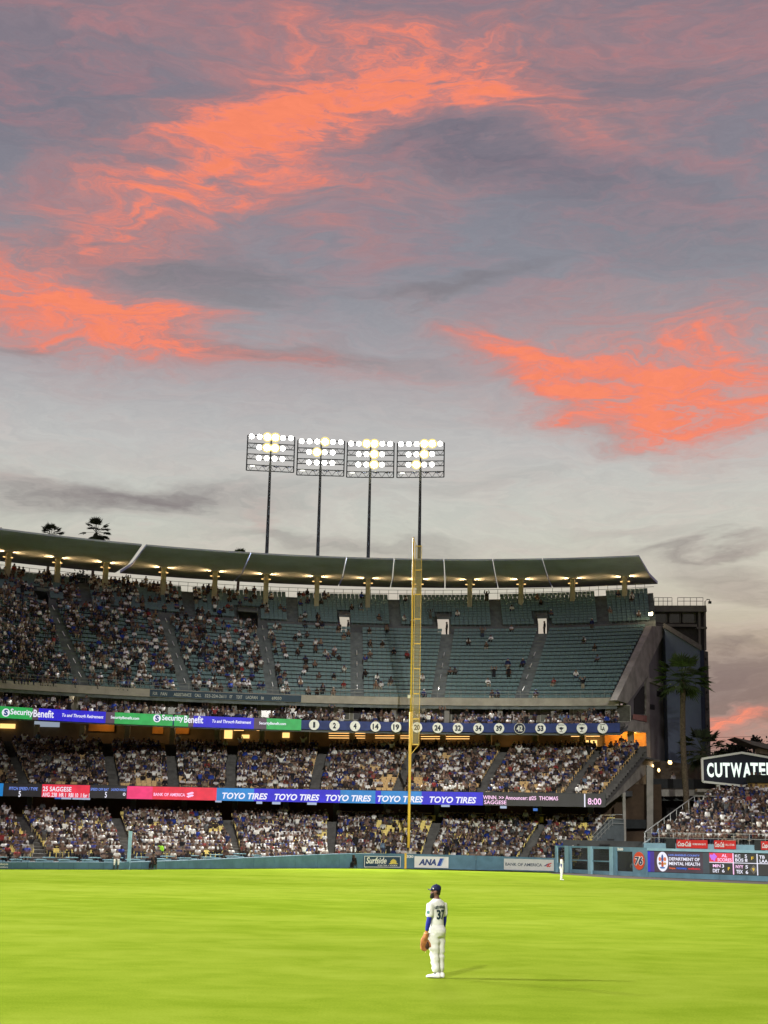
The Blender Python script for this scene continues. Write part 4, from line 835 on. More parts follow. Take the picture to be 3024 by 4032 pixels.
for txt, x0, x1, zc, h, m_ in (('LOS ANGELES COUNTY', 2636, 2758, 2.02, .16, lb_led), ('DEPARTMENT OF', 2637, 2758, 1.68, .28, w_led), ('MENTAL HEALTH', 2638, 2759, 1.28, .28, w_led), ('hope.', 2639, 2664, .86, .2, emat('led_orange', lin(240, 110, 60), .9)), ('recovery.', 2667, 2708, .84, .2, emat('led_azure', lin(50, 110, 230), .9)), ('wellbeing.', 2712, 2760, .86, .2, emat('led_redtext', lin(235, 50, 60), .9)),
        ('AL', 2844, 2866, 2.08, .26, p_led), ('SCORES', 2828, 2884, 1.72, .28, p_led), ('KC', 2897, 2918, 2.08, .26, w_led), ('5', 2935, 2944, 2.08, .28, w_led), ('BOS', 2898, 2930, 1.74, .28, w_led), ('8', 2936, 2946, 1.74, .28, w_led), ('F', 2961, 2970, 1.92, .26, emat('led_yellow', lin(240, 200, 60), .9)),
        ('TB', 2992, 3014, 2.04, .26, w_led), ('LAA', 2994, 3026, 1.70, .28, w_led), ('MIN', 2810, 2840, 1.20, .26, p_led), ('3', 2845, 2854, 1.20, .28, w_led), ('DET', 2810, 2836, .78, .3, w_led), ('6', 2846, 2856, .78, .28, w_led), ('F', 2869, 2877, .98, .26, MATS['led_yellow']), ('NYY', 2900, 2930, 1.18, .28, p_led), ('5', 2938, 2948, 1.18, .28, w_led), ('TEX', 2902, 2928, .76, .3, w_led), ('6', 2939, 2949, .74, .3, w_led), ('9', 2965, 2974, .98, .28, MATS['led_yellow'])):
    stext(txt, x0, x1, zc, h, m_)
a, b = plane_pt(G1, G2, 2590, 1.4), plane_pt(G1, G2, 2634, 1.4); c = (a + b) / 2 + sn * .12; c.z = 1.42; rw = (b - a).length / 2
MB().prism([c + su * (math.cos(t) * rw) + Z * (math.sin(t) * .86) for t in np.linspace(0, 2 * math.pi, 37)[:-1]], sn * .02).build('seal', w_led, sb)
for k, (dx, dz, rx_, rz_, cc) in enumerate(((-.45, .25, .25, .22, (235, 130, 90)), (.45, .25, .25, .22, (235, 130, 90)), (0, .25, .2, .5, (70, 90, 150)), (0, -.3, .22, .35, (200, 90, 50)), (-.45, -.2, .25, .14, (120, 110, 90)), (.45, -.2, .25, .14, (220, 170, 90)), (0, -.62, .5, .1, (90, 130, 190)))):
    MB().prism([c + sn * (.03 + .004 * k) + su * (rw * (dx + math.cos(t) * rx_)) + Z * (.86 * (dz + math.sin(t) * rz_)) for t in np.linspace(0, 2 * math.pi, 13)[:-1]], sn * .003).build('seal_figure', emat('seal_%d' % k, lin(*cc), .8), sb)
a = plane_pt(G1, G2, 2812, 1.9) + sn * .14; a.z = 1.92
MB().prism([a + su * (.32 * math.cos(t) * (1 + .25 * math.sin(3 * t))) + Z * (.28 * math.sin(t) * (1 + .3 * math.cos(5 * t))) for t in np.linspace(0, 2 * math.pi, 25)[:-1]], sn * .01).build('league_mark', emat('led_lilac', lin(200, 120, 240), .9), sb)
a = plane_pt(G1, G2, 2970, 1.) + sn * .105; a.z = .98; MB().prism([a + su * x + Z * z for x, z in ((-.36, 0), (0, -.40), (.36, 0), (0, .40))], sn * .01).build('diamond', screen_mat('led_grey', lin(120, 112, 100)[:3], .6), sb)
# ------------------------------------------------------------------ pavilion
pu = su.copy(); pn = Vector((-pu.y, pu.x, 0))
if pn.y < 0: pn = -pn
PF = atY(2545, 3292, 139.5); PF.z = 0
pav = empty('pavilion_stand', tuple(PF), 'outfield pavilion stand of bench rows packed with people behind the scoreboard', 'stand')
PR, PT_, PZ0, PDZ, PL = 15, .86, 3.0, .335, 30.
pav_d = Deck(lambda q: PF + pu * (q * PL) - pn * .2, lambda q: PF + pu * (q * PL) + pn * (PR * PT_), PZ0, PZ0 + PDZ * (PR - 1), PR, 0., 1.)
pav_d.mesh('bench_deck', conc_d, pav, under=0, m=3)
MB().box(PF + pu * (PL / 2) - pn * .35 + Z * 2.0, (PL, .25, 2.1), ux=pu).build('front_wall', wall_blue_l, pav)
MB().prism([PF - pn * .3, PF + pn * (PR * PT_), PF + pn * (PR * PT_) + Z * (PZ0 + PDZ * PR), PF - pn * .3 + Z * PZ0], -pu * .25).build('side_wall', mat('side_blue', (.10, .13, .145), .9, .2), pav)
mb = MB()
for dz in (.55, 1.0): mb.bar(PF - pn * .3 - pu * .1 + Z * (PZ0 + dz), PF + pu * PL - pn * .3 + Z * (PZ0 + dz), .055)
for i in range(20): p = PF + pu * (i * PL / 19) - pn * .3; mb.bar(p + Z * PZ0, p + Z * (PZ0 + 1.0), .05)
mb.build('front_railing', steel, pav)
mb = MB(); a = PF - pu * .15 + Z * (PZ0 + 1.05); b = PF - pu * .15 + pn * (PR * PT_ * .72) + Z * (PZ0 + PDZ * PR * .72 + 1.15); mb.bar(a, b, .07); mb.bar(b, b + pn * 1. + pu * 4.2, .07); mb.bar(b - Z * .5, b - Z * .5 + pn * 1. + pu * 4.2, .05)
for i in range(9): p = lerp(a, b, i / 8); mb.bar(p, p - Z * 1.0, .05)
mb.build('side_railing', steel, pav)
bench_m = mat('bench_cream', (.66, .58, .38), .6, .12, 2.)
for k in range(PR):
    for j in range(3):
        p = PF + pu * (PL * (.17 + .33 * j)) + pn * ((k + .55) * PT_) + Z * (PZ0 + k * PDZ + .42); MB().box(p, (PL * .31, .32, .06), ux=pu).build('bench', bench_m, pav)
for k, (x0, x1, tail) in enumerate(((2664, 2786, 'HOME RUN SEATS'), (2812, 2897, 'ALL STAR'), (2997, 3100, 'HOME RUN'))):
    A, B = PF - pn * .55, PF + pu * 5 - pn * .55; a, b = plane_pt(A, B, x0, 3.2), plane_pt(A, B, x1, 3.2); c = (a + b) / 2; c.z = 3.02; L = (b - a).length
    e = empty('drinks_banner', c - Z * .4, 'red drinks banner with white script hung on the pavilion front, tail reading %s' % tail, 'banner', 'red drinks banners on the pavilion front'); MB().box(c, (L, .06, .76), ux=pu).build('cloth', red, e)
    lettering('script', 'Coca-Cola', c + sn * .05 - pu * (L * .24), pu, L * .44, .46, white, e, .03, .45); lettering('lettering', tail, c + sn * .05 + pu * (L * .24), pu, L * .42, .17, white, e, .02)
for x in (2626, 2976):          # steps in the front wall
    p = plane_pt(PF - pn * .55, PF + pu * 5 - pn * .55, x + 14, 3.); p.z = 0; mb = MB()
    for k in range(6): mb.box(p + Z * (2.55 + .17 * k), (1.0, .06, .06), ux=pu)
    mb.box(p + Z * 3.0 + pn * .05, (1.0, .04, 1.0), ux=pu); mb.build('front_steps', steel_d, pav)
# lit sign, platform and canopy above the pavilion
YS = 156.0; lit = empty('lit_sign', tuple(atY(2845, 3110, YS)), 'big dark six-sided sign with glowing white letters on a post above the pavilion', 'sign')
hexa = [(2763, 2988), (2920, 2964), (3078, 2992), (3078, 3072), (2923, 3095), (2766, 3078)]
P_ = [atY(x, y, YS) for x, y in hexa]; MB().prism(P_, (0, .5, 0)).build('panel', navy_sign, lit)
mb = MB()
for a, b in zip(P_, P_[1:] + P_[:1]): mb.bar(a - Vector((0, .12, 0)), b - Vector((0, .12, 0)), .25, .22)
mb.build('border', mat('sign_border', (.62, .64, .58), .6, .05, emit=.12, ecol=(.62, .64, .58)), lit)
let_m = emat('sign_glow', (.86, 1., .90), 1.15)
for ch, x0, x1 in (('C', 2784, 2810), ('U', 2815, 2844), ('T', 2846, 2874), ('W', 2877, 2922), ('A', 2926, 2957), ('T', 2955, 2985), ('E', 2989, 3014), ('R', 3018, 3046)):
    a, b = atY(x0, 3032, YS - .3), atY(x1, 3032, YS - .3); hh = atY(x0, 3002, YS).z - atY(x0, 3059, YS).z; lettering('letter', ch, (a + b) / 2, (1, 0, 0), (b - a).length, hh, let_m, lit, .035)
a = atY(2827, 3090, YS + .2); MB().box((a.x, a.y, a.z / 2 + .4), (.36, .36, a.z)).build('post', offwhite, lit)
pf = empty('camera_platform', tuple(atY(2990, 3090, 150)), 'dark boarded camera platform with a tan base above the pavilion crowd', 'platform')
face_poly('board', [(2952, 3052), (3110, 3050), (3110, 3082), (2952, 3082)], 151.0, mat('platform_board', (.018, .024, .02), .8, .2), pf, 1.5); face_poly('base', [(2955, 3082), (3110, 3082), (3110, 3330), (2955, 3330)], 151.4, tan, pf, 1.2)
cn = empty('canopy', tuple(atY(3010, 2990, 172)), 'pale wing-shaped shade canopy rising to a sharp point beyond the lit sign', 'canopy')
a = [atY(x, y, 172) for x, y in ((2893, 2903), (3120, 2950), (3120, 2975), (2960, 2932))]; MB().prism(a, (0, 4, 0)).build('wing', mat('canopy_metal', (.22, .22, .20), .7, .1), cn)
face_poly('soffit_box', [(2990, 2940), (3110, 2955), (3110, 2985), (2992, 2966)], 173, mat('canopy_tan', (.34, .30, .22), .8, .1), cn, 2.)
a = atY(3060, 2975, 173.5); MB().box((a.x, a.y, a.z / 2), (.4, .4, a.z)).build('post', steel_d, cn)
a = atY(2966, 2893, 240); up_ = empty('utility_pole', (a.x, a.y, 0), 'thin utility pole with a wire beyond the wing-shaped canopy', 'utility pole'); MB().tube([(a.x, a.y, 0), tuple(a)], .2, 8).build('pole', steel_d, up_)
MB().tube([tuple(a - Vector((0, 0, .3))), (a.x - 4, a.y, a.z - .5), (a.x - 16, a.y, a.z - .8)], .035, 5).tube([(a.x, a.y, a.z - 3), (a.x - 8, a.y, a.z - 3.2), (a.x + 9, a.y, a.z - 2.7)], .035, 5).build('wire', steel_d, up_)
# ------------------------------------------------------------------ trees
frond_m = mat('palm_frond', (.045, .075, .022), .7, .45, 1.5); frond_d = mat('palm_frond_dusk', (.03, .045, .018), .8, .4, 1.5); bark = mat('palm_bark', (.085, .066, .045), .95, .4, 6., .6); leaf_m = mat('dusk_foliage', (.028, .036, .022), .85, .4, .8); trunk_m = mat('tree_bark', (.05, .04, .03), .95, .3, 3.)
def palm(base, ztop, rad, label, seed, fr=34, group=None, m_=frond_m, tr=.26):
    rg = random.Random(seed); base = Vector(base); e = empty('palm_tree', base, label, 'palm tree', group); top = Vector((base.x + rg.uniform(-.15, .15), base.y, ztop)); n = 14
    pts = [lerp(base, top, i / n) + Vector((.12 * math.sin(i * .5), 0, 0)) for i in range(n + 1)]; MB().tube(pts, [tr * (1.18 - .3 * i / n) * (1 + .06 * (i % 2)) for i in range(n + 1)], 12).build('trunk', bark, e, True)
    mb = MB(); cr = top + Vector((0, 0, .1))
    for k in range(fr):
        az = rg.uniform(0, 6.283); el = lerp(1.35, -.75, (k + .5) / fr) + rg.uniform(-.12, .12); L = rad * (.55 + .12 * rg.random()) * (1 if el > -.3 else .8)
        d = Vector((math.cos(az) * math.cos(el), math.sin(az) * math.cos(el), math.sin(el))); side = d.cross(Z).normalized() if abs(d.z) < .98 else Vector((1, 0, 0)); upv = side.cross(d)
        hub = cr + d * L - Z * (.05 * L); mb.bar(cr, hub, .05, .03); nb = 13; FL = rad * .52
        for i in range(nb):
            a = lerp(-1.35, 1.35, i / (nb - 1)); dd = (d * math.cos(a) + side * math.sin(a)).normalized(); w = .055 * rad * .55
            s2 = dd.cross(upv).normalized() * w; l = FL * (1 - .22 * abs(a) / 1.35) * rg.uniform(.85, 1.08); droop = Z * (-.20 * l * rg.uniform(.5, 1.5))
            m1 = hub + dd * (l * .55) + droop * .25; tip = hub + dd * l + droop
            mb.add([hub - s2 * .3, hub + s2 * .3, m1 + s2, tip, m1 - s2], [(0, 1, 2, 3, 4)])
    # skirt of dead fronds
    for k in range(26):
        az = rg.uniform(0, 6.283); d = Vector((math.cos(az), math.sin(az), 0)); p = cr + d * .25 - Z * rg.uniform(.2, .5); q = p + d * rad * rg.uniform(.1, .22) - Z * rad * rg.uniform(.25, .45); s2 = d.cross(Z) * .12
        mb.add([p - s2, p + s2, q + s2 * .8, q - s2 * .8], [(0, 1, 2, 3)])
    mb.build('crown', m_, e); return e
a = atY(2692, 2668, 152.0); g = atY(2706, 3300, 152.0); palm((g.x, 152.0, 0), a.z - .3, 3.1, 'tall fan palm with a rough trunk in front of the blue-grey wall', 3, 44, tr=.30)
a = atY(2802, 2950, 158.); palm((a.x, 162, 0), a.z, 3.0, 'short dark fan palm by the foot of the blue-grey wall', 4, 34, m_=frond_d, tr=.3)
for x, y, Y, r0, sd, lab in ((377, 2098, 225, 2.6, 5, 'fan palm whose whole crown stands above the left roof panel'), (198, 2112, 228, 2.3, 6, 'fan palm with only its crown top above the left roof panel'), (945, 2196, 232, 1.7, 8, 'small pale green palm top peeping over the long roof'), (-15, 2115, 226, 2.0, 9, 'palm tip at the outer end of the left roof panel')):
    a = atY(x, y, Y); palm((a.x, Y, hz(a.x, Y) - .2), a.z, r0, lab, sd, 30, m_=frond_d if sd != 8 else frond_m, tr=.24)
def tree(base, ztop, rx, rz, label, seed, n=2600, group=None, cl=14):
    rg = random.Random(seed); base = Vector(base); e = empty('tree', base, label, 'tree', group); c = Vector((base.x, base.y, ztop - rz)); mb = MB(); mb.tube([base, lerp(base, c, .6) + Vector((.2, 0, 0)), c], [.38, .26, .1], 8)
    cs = []
    for k in range(cl):
        while True:
            d = Vector((rg.uniform(-1, 1), rg.uniform(-1, 1), rg.uniform(-.8, 1)))
            if .3 < d.length < 1: break
        p = c + Vector((d.x * rx * .8, d.y * rx * .8, d.z * rz * .8)); cs.append((p, rg.uniform(.25, .45))); mb.tube([lerp(base, c, .75), lerp(c, p, .5) + Vector((0, 0, .2)), p], [.12, .07, .03], 6)
    mb.build('trunk', trunk_m, e); cb = MB()
    for i in range(n):
        p, s_ = rg.choice(cs); r0 = s_ * rx; d = Vector((rg.gauss(0, .5), rg.gauss(0, .5), rg.gauss(0, .42))) * r0; q = p + d; sz = rg.uniform(.14, .34)
        u = Vector((rg.gauss(0, 1), rg.gauss(0, 1), rg.gauss(0, 1))).normalized(); v = u.cross(Vector((rg.gauss(0, 1), rg.gauss(0, 1), rg.gauss(0, 1)))).normalized()
        cb.add([q - u * sz, q + v * sz * .5, q + u * sz, q - v * sz * .5], [(0, 1, 2, 3)])
    cb.build('crown', leaf_m, e); return e
for x, y, Y, rx, rz_, sd, lab in ((3020, 2835, 200, 2.6, 4.2, 21, 'tall dark tree standing beyond the canopy point'), (2905, 2915, 205, 2.4, 1.9, 22, 'rounded dark tree between the short palm and the canopy'), (2850, 2940, 208, 1.7, 1.4, 23, 'low dark bush-like tree next to the short palm'), (20, 2240, 222, 3.2, 3.0, 24, 'dark tree seen below the left roof panel'), (195, 2240, 224, 2.2, 3.0, 25, 'dark narrow tree between two roof columns'), (335, 2250, 224, 3.2, 2.4, 26, 'dark spreading tree seen below the roof beside the gap')):
    a = atY(x, y, Y); tree((a.x, Y, max(0, hz(a.x, Y)) - .2), a.z, rx, rz_, lab, sd)
# ------------------------------------------------------------------ people: one continuous skinned surface per pose
def skin_person(name, nodes, edges, sub=0):
    me = bpy.data.meshes.new(name); me.from_pydata([n[1] for n in nodes], [], edges); o = bpy.data.objects.new(name, me); COL.objects.link(o)
    md = o.modifiers.new('skin', 'SKIN'); md.use_smooth_shade = True
    for i, n in enumerate(nodes): r0 = n[2]; me.skin_vertices[0].data[i].radius = r0 if isinstance(r0, tuple) else (r0, r0)
    me.skin_vertices[0].data[0].use_root = True
    if sub: sm = o.modifiers.new('sub', 'SUBSURF'); sm.levels = sub; sm.render_levels = sub
    dg = bpy.context.evaluated_depsgraph_get(); ev = o.evaluated_get(dg); r_ = bpy.data.meshes.new_from_object(ev); bpy.data.objects.remove(o); bpy.data.meshes.remove(me)
    return r_
def body(seat=True, arms='lap', lean=0.):
    N = []; E2 = []
    def add(tag_, p, r0, par=None):
        N.append((tag_, p, r0)); i = len(N) - 1
        if par is not None: E2.append((par, i))
        return i
    h = .50 if seat else .92; y0 = 0.
    L_ = lambda z: lean * (z - h)
    pel = add('pants', (0, y0, h), (.16, .125)); bel = add('shirt', (0, y0 + L_(h + .2), h + .2), (.155, .12), pel); ch = add('shirt', (0, y0 + L_(h + .42), h + .42), (.185, .125), bel); nk = add('skin', (0, y0 + L_(h + .58), h + .58), .06, ch); hd = add('skin', (0, y0 + .03 + L_(h + .70), h + .70), .098, nk); ht = add('hair', (0, y0 + .01 + L_(h + .8), h + .82), .085, hd)
    for sx in (-1, 1):
        hp = add('pants', (sx * .10, y0 + .02, h - .03), .09, pel)
        if seat: kn = add('pants', (sx * .15, y0 + .44, h + .02), .078, hp); ft = add('pants', (sx * .15, y0 + .47, .10), .052, kn); add('shoe', (sx * .15, y0 + .60, .05), .045, ft)
        else: kn = add('pants', (sx * .11, y0 + .03, .50), .075, hp); ft = add('pants', (sx * .12, y0 - .01, .09), .05, kn); add('shoe', (sx * .13, y0 + .15, .05), .045, ft)
        s_ = add('shirt', (sx * .19, y0 + L_(h + .47), h + .48), .07, ch)
        if arms == 'lap': el = add('sleeve', (sx * .25, y0 + .08 + L_(h + .25), h + .24), .052, s_); add('skin', (sx * .13, y0 + .33, h + .14), .045, el)
        elif arms == 'face': el = add('sleeve', (sx * .24, y0 + .22, h + .22), .052, s_); add('skin', (sx * .09, y0 + .24 + L_(h + .5), h + .5), .045, el)
        elif arms == 'up': el = add('sleeve', (sx * .36, y0 + .05, h + .62), .05, s_); add('skin', (sx * .28, y0 + .08, h + .92), .045, el)
        elif arms == 'cross': el = add('sleeve', (sx * .27, y0 + .06, h + .24), .055, s_); add('skin', (-sx * .04, y0 + .20, h + .28), .05, el)
        else: el = add('sleeve', (sx * .27, y0 - .02, h + .22), .052, s_); add('skin', (sx * .26, y0 + .10, h - .02), .045, el)
    return N, E2
POSES = []
for seat, arms, lean in ((True, 'lap', .05), (True, 'lap', .35), (True, 'face', .25), (True, 'cross', -.05), (False, 'side', 0.), (False, 'up', 0.)):
    N, E2 = body(seat, arms, lean); me = skin_person('pose', N, E2); nv = len(me.vertices); co = np.empty(nv * 3); me.vertices.foreach_get('co', co); co = co.reshape(-1, 3)
    P0 = np.array([n[1] for n in N]); rr_ = np.array([np.mean(n[2]) for n in N]); d = np.linalg.norm(co[:, None] - P0[None], axis=2) - rr_[None] * .6; tg = np.array([N[i][0] for i in d.argmin(1)])
    faces = [tuple(p.vertices) for p in me.polygons]; POSES.append((co, faces, tg)); bpy.data.meshes.remove(me)
SHIRT = [((.82, .82, .79), 33, 'white'), ((.62, .60, .54), 4, 'cream'), ((.014, .014, .017), 24, 'black'), ((.02, .03, .10), 14, 'navy blue'), ((.02, .05, .30), 6, 'royal blue'), ((.11, .115, .12), 9, 'grey'), ((.06, .05, .04), 4, 'brown'), ((.26, .04, .04), 3, 'red'), ((.18, .27, .38), 2, 'light blue'), ((.26, .21, .15), 3, 'tan')]
SKIN = [(.19, .118, .09), (.125, .075, .056), (.235, .155, .12), (.055, .034, .026)]; HAIR = [(.012, .01, .009), (.02, .014, .01), (.05, .03, .018), (.02, .045, .20), (.5, .5, .48), (.015, .015, .016)]; PANTS = [(.02, .022, .03), (.03, .04, .075), (.09, .08, .07), (.015, .015, .015), (.25, .22, .17)]  # skin tones darkened, with the shadow of caps put into the colour
_sw = np.array([s[1] for s in SHIRT], float); _sw /= _sw.sum()
def colours(tg, sh, sk, ha, pa, short=True, n=None):
    c = np.zeros((len(tg), 4)); c[:, 3] = 1
    for k, v in (('shirt', sh), ('skin', sk), ('hair', ha), ('pants', pa), ('shoe', (.1, .1, .1)), ('sleeve', sk if short else sh)): c[tg == k, :3] = v
    return c
def mesh_from(name, co, faces, colr):
    me = bpy.data.meshes.new(name); nv = len(co); me.vertices.add(nv); me.vertices.foreach_set('co', np.ascontiguousarray(co, np.float32).ravel())
    cnt = np.array([len(f) for f in faces], np.int32) if not isinstance(faces, tuple) else faces[1]; flat_ = np.fromiter((i for f in faces for i in f), np.int32) if not isinstance(faces, tuple) else faces[0]
    me.loops.add(len(flat_)); me.loops.foreach_set('vertex_index', flat_); me.polygons.add(len(cnt)); st = np.concatenate([[0], np.cumsum(cnt)[:-1]]).astype(np.int32)
    me.polygons.foreach_set('loop_start', st); me.polygons.foreach_set('loop_total', cnt.astype(np.int32)); me.polygons.foreach_set('use_smooth', np.ones(len(cnt), bool))
    me.update(calc_edges=True); me.validate()
    if colr is not None: at = me.attributes.new('Col', 'FLOAT_COLOR', 'POINT'); at.data.foreach_set('color', np.ascontiguousarray(colr, np.float32).ravel())
    return me
def clump(seed, nx=40, ny=14):
    g = np.random.default_rng(seed).random((ny, nx))
    def f(u, v):
        x = (u % 1.) * (nx - 1); y = (v % 1.) * (ny - 1); i, j = int(x), int(y); a, b = x - i, y - j; i2, j2 = min(i + 1, nx - 1), min(j + 1, ny - 1)
        return (g[j, i] * (1-a) + g[j, i2] * a) * (1-b) + (g[j2, i] * (1-a) + g[j2, i2] * a) * b
    return f
ALL_SEATS = []; PEOPLE = []       # (deck key, pos, fwd, occupied)
def fill(key, deck, aisles, occ, seed, pitch=.53, aw=1.1, t_off=.5, skip=None):
    f = clump(seed)
    for p, fw_, k, q in deck.seats(aisles, pitch, aw, t_off, skip):
        x, y = px_of(p)
        if x < -280 or x > 3260: continue
        o = random.random() < occ(x, k, f(x / 3100 * 1.0, k / deck.n))
        if not (key == 'field' and k < 2 and x < 1000): ALL_SEATS.append((key, p, fw_, o, x, y))     # ledges there, no seats
        if o: PEOPLE.append((key, p + Vector((random.uniform(-.06, .06), random.uniform(-.05, .05), 0)), fw_, x, y, k))
nr_ = random.random
fill('field', field_d, fld_s, lambda x, k, c: (.5 if k else .2) if (k < 2 and x < 1000) else .12 if c < .22 else (.52 if (1480 < x < 1720 and 6 < k < 14) else .93), 1, .58, 1.2, .45)
fill('loge', loge_d, loge_s, lambda x, k, c: (.20 if c < .24 + (.1 if x > 1500 and k < 8 else 0) else .93), 2, .55, 1.3, .5)
fill('club', club_d, [.12, .27, .42, .57, .72, .87], lambda x, k, c: .78, 3, .62, 1.0, .5)
fill('upper', low_d, low_s, lambda x, k, c: float(np.interp(x, [0, 300, 700, 1000, 1150, 1400, 1700, 2500], [.58, .56, .50, .42, .22, .11, .03, .03])) * (1.5 * c + .25), 4, .55, 1.5, .45)
fill('top', up_d, up_s, lambda x, k, c: float(np.interp(x, [0, 500, 800, 1200, 1700, 2500], [.36, .40, .26, .08, .03, .03])) * (1.4 * c + .3) * (1.25 if k > 9 else 1), 5, .55, 1.5, .45, lambda q, k: k < 5 and any(a - .004 < q < b + .004 for a, b, _ in portals))
fill('pavilion', pav_d, [.3, .62], lambda x, k, c: .93 if c > .2 else .55, 6, .52, 1.0, .5)
# ---- seats: the largest as parts, the rest of each deck as one mesh
def seat_mesh(name, w=.51):
    mb = MB(); mb.box((0, .20, .42), (w, .40, .07)); mb.box((0, -.02, .60), (w, .06, .32), uz=(0, -.18, 1)); mb.box((0, .1, .2), (.08, .1, .4)); return mb
sm_base = {k: seat_mesh('seat').mesh('seat') for k in ('field', 'loge', 'upper', 'top')}
SM = {'field': (seat_y, field_o), 'loge': (seat_o, loge_o), 'upper': (seat_g, low_o), 'top': (seat_g, up_o)}
tmpl = seat_mesh('seat'); tv = np.array([tuple(v) for v in tmpl.v]); tf = np.array(tmpl.f)
quota = {'field': 110, 'loge': 60, 'upper': 110, 'top': 20}
for key in quota:
    L = [s for s in ALL_SEATS if s[0] == key]; L.sort(key=lambda s: (s[3], (s[1] - EYE).length if 0 < s[4] < 3024 else 1e9)); m_, par = SM[key]; pl = wloc(par)
    if not sm_base[key].materials: sm_base[key].materials.append(m_)
    for s in L[:quota[key]]:
        o = bpy.data.objects.new('seat', sm_base[key]); COL.objects.link(o); o.parent = par; o.location = s[1] - pl; o.rotation_euler = (0, 0, math.atan2(-s[2].x, s[2].y))
    V = []; 
    for s in L[quota[key]:]:
        a = math.atan2(-s[2].x, s[2].y); ca, sa = math.cos(a), math.sin(a); V.append(tv @ np.array([[ca, sa, 0], [-sa, ca, 0], [0, 0, 1]]) + np.array(s[1] - pl))
    n = len(V); FF = (tf[None] + (np.arange(n) * len(tv))[:, None, None]).reshape(-1, 4); me = mesh_from('seats', np.concatenate(V), (FF.ravel().astype(np.int32), np.full(len(FF), 4)), None)
    me.polygons.foreach_set('use_smooth', np.zeros(len(me.polygons), bool)); o = link('seats', me, m_, par); tag(o, 'rows of stadium seats', kind='stuff')
# ---- spectators: the 300 that show largest are things, the rest one crowd
PEOPLE.sort(key=lambda s: (s[1] - EYE).length if (-5 < s[3] < 3030) else 1e9)
where = {'field': 'yellow field-level seats', 'loge': 'orange loge seats', 'club': 'club level', 'upper': 'green upper deck seats', 'top': 'top bank under the roof', 'pavilion': 'outfield pavilion benches'}
cache = {}
ORD = ['', 'second', 'third', 'fourth', 'fifth', 'sixth', 'seventh', 'eighth', 'ninth', 'tenth']
FLD_L = [(40, 'behind the white script advert'), (250, 'behind plain low pads'), (487, 'behind the pale blue post'), (640, 'by the green-vested steward'), (1000, 'behind the tall plain pads'), (1400, 'by the person in black'), (1500, 'over the sunburst sign'), (1608, 'by the foul pole'), (1697, 'over the airline sign'), (1900, 'over plain blue pads'), (2084, 'over the bank sign'), (2300, 'behind the bullpen gate')]
PAV_L = [(2570, 'by the side railing'), (2640, 'by the first steps'), (2725, 'over the first banner'), (2800, 'between the banners'), (2855, 'over the second banner'), (2930, 'by the bare front wall'), (2990, 'by the far steps')]
def pick_pose(): return int(RNG.choice(6, p=[.36, .26, .14, .16, .05, .03]))
for s in PEOPLE[:300]:
    pi = pick_pose(); si = int(RNG.choice(len(SHIRT), p=_sw)); ski = int(RNG.integers(4)); hi = int(RNG.integers(6)); pa = int(RNG.integers(5)); pa = hi % 5; key = (pi, si, ski, hi)
    if key not in cache:
        co, fc, tg = POSES[pi]; cache[key] = mesh_from('spectator', co, fc, colours(tg, SHIRT[si][0], SKIN[ski], HAIR[hi], PANTS[pa])); cache[key].materials.append(crowd_m)
    o = link('spectator', cache[key]); o.location = s[1]; o.rotation_euler = (0, 0, math.atan2(-s[2].x, s[2].y) + random.uniform(-.35, .35))
    verb = ('sitting upright', 'leaning forward', 'hands at face', 'with folded arms', 'standing', 'standing with raised arms')[pi]
    lm_, x = (PAV_L if s[0] == 'pavilion' else FLD_L), s[3]; near = min(lm_, key=lambda q: abs(q[0] - x))[1]
    row = s[5]; rw_ = 'front row' if row == 0 else '%s row' % ORD[row] if row < 10 else 'back rows'
    tag(o, '%s-shirted %sspectator %s, %s %s' % (SHIRT[si][2], ('blue-capped ' if hi == 3 else 'pale-capped ' if hi == 4 else ''), verb, rw_, near), 'person', 'spectators in the nearest rows')
byp = {}
for s in PEOPLE[300:]: byp.setdefault(pick_pose(), []).append(s)
CO, LI, CN, CC = [], [], [], []; base_i = 0
for pi, L in byp.items():
    co, fc, tg = POSES[pi]; cnt = np.array([len(f) for f in fc], np.int32); fl = np.fromiter((i for f in fc for i in f), np.int32)
    for s in L:
        a = math.atan2(-s[2].x, s[2].y) + random.uniform(-.5, .5); ca, sa = math.cos(a), math.sin(a); k = random.uniform(.9, 1.06)
        CO.append((co * k) @ np.array([[ca, sa, 0], [-sa, ca, 0], [0, 0, 1]]) + np.array(s[1])); LI.append(fl + base_i); CN.append(cnt); base_i += len(co)
        sh = np.array(SHIRT[int(RNG.choice(len(SHIRT), p=_sw))][0]) * RNG.uniform(.75, 1.1)
        CC.append(colours(tg, np.minimum(sh, .8), SKIN[int(RNG.integers(4))], HAIR[int(RNG.integers(6))], PANTS[int(RNG.integers(5))], RNG.random() < .5))
me = mesh_from('crowd', np.concatenate(CO), (np.concatenate(LI), np.concatenate(CN)), np.concatenate(CC)); o = link('crowd', me, crowd_m); tag(o, 'crowd of spectators filling the seats of the grandstand and pavilion', 'crowd', kind='stuff')
def figure(name, pose, loc, face_deg, sh, sk, ha, pa, label, group=None, short=False, sc=1.):
    co, fc, tg = POSES[pose]; me = mesh_from(name, co * sc, fc, colours(tg, sh, sk, ha, pa, short)); o = link(name, me, crowd_m); o.location = loc; o.rotation_euler = (0, 0, R(face_deg)); return tag(o, label, 'person', group)
BLK, WHT = (.012, .012, .014), (.72, .72, .68)
def stool(p, h, label): o = MB().box(Vector(p) + Z * h, (.36, .34, .05)).box(Vector(p) + Vector((-.14, 0, h / 2)), (.04, .3, h)).box(Vector(p) + Vector((.14, 0, h / 2)), (.04, .3, h)).build('stool', steel_d); return tag(o, label, 'stool')
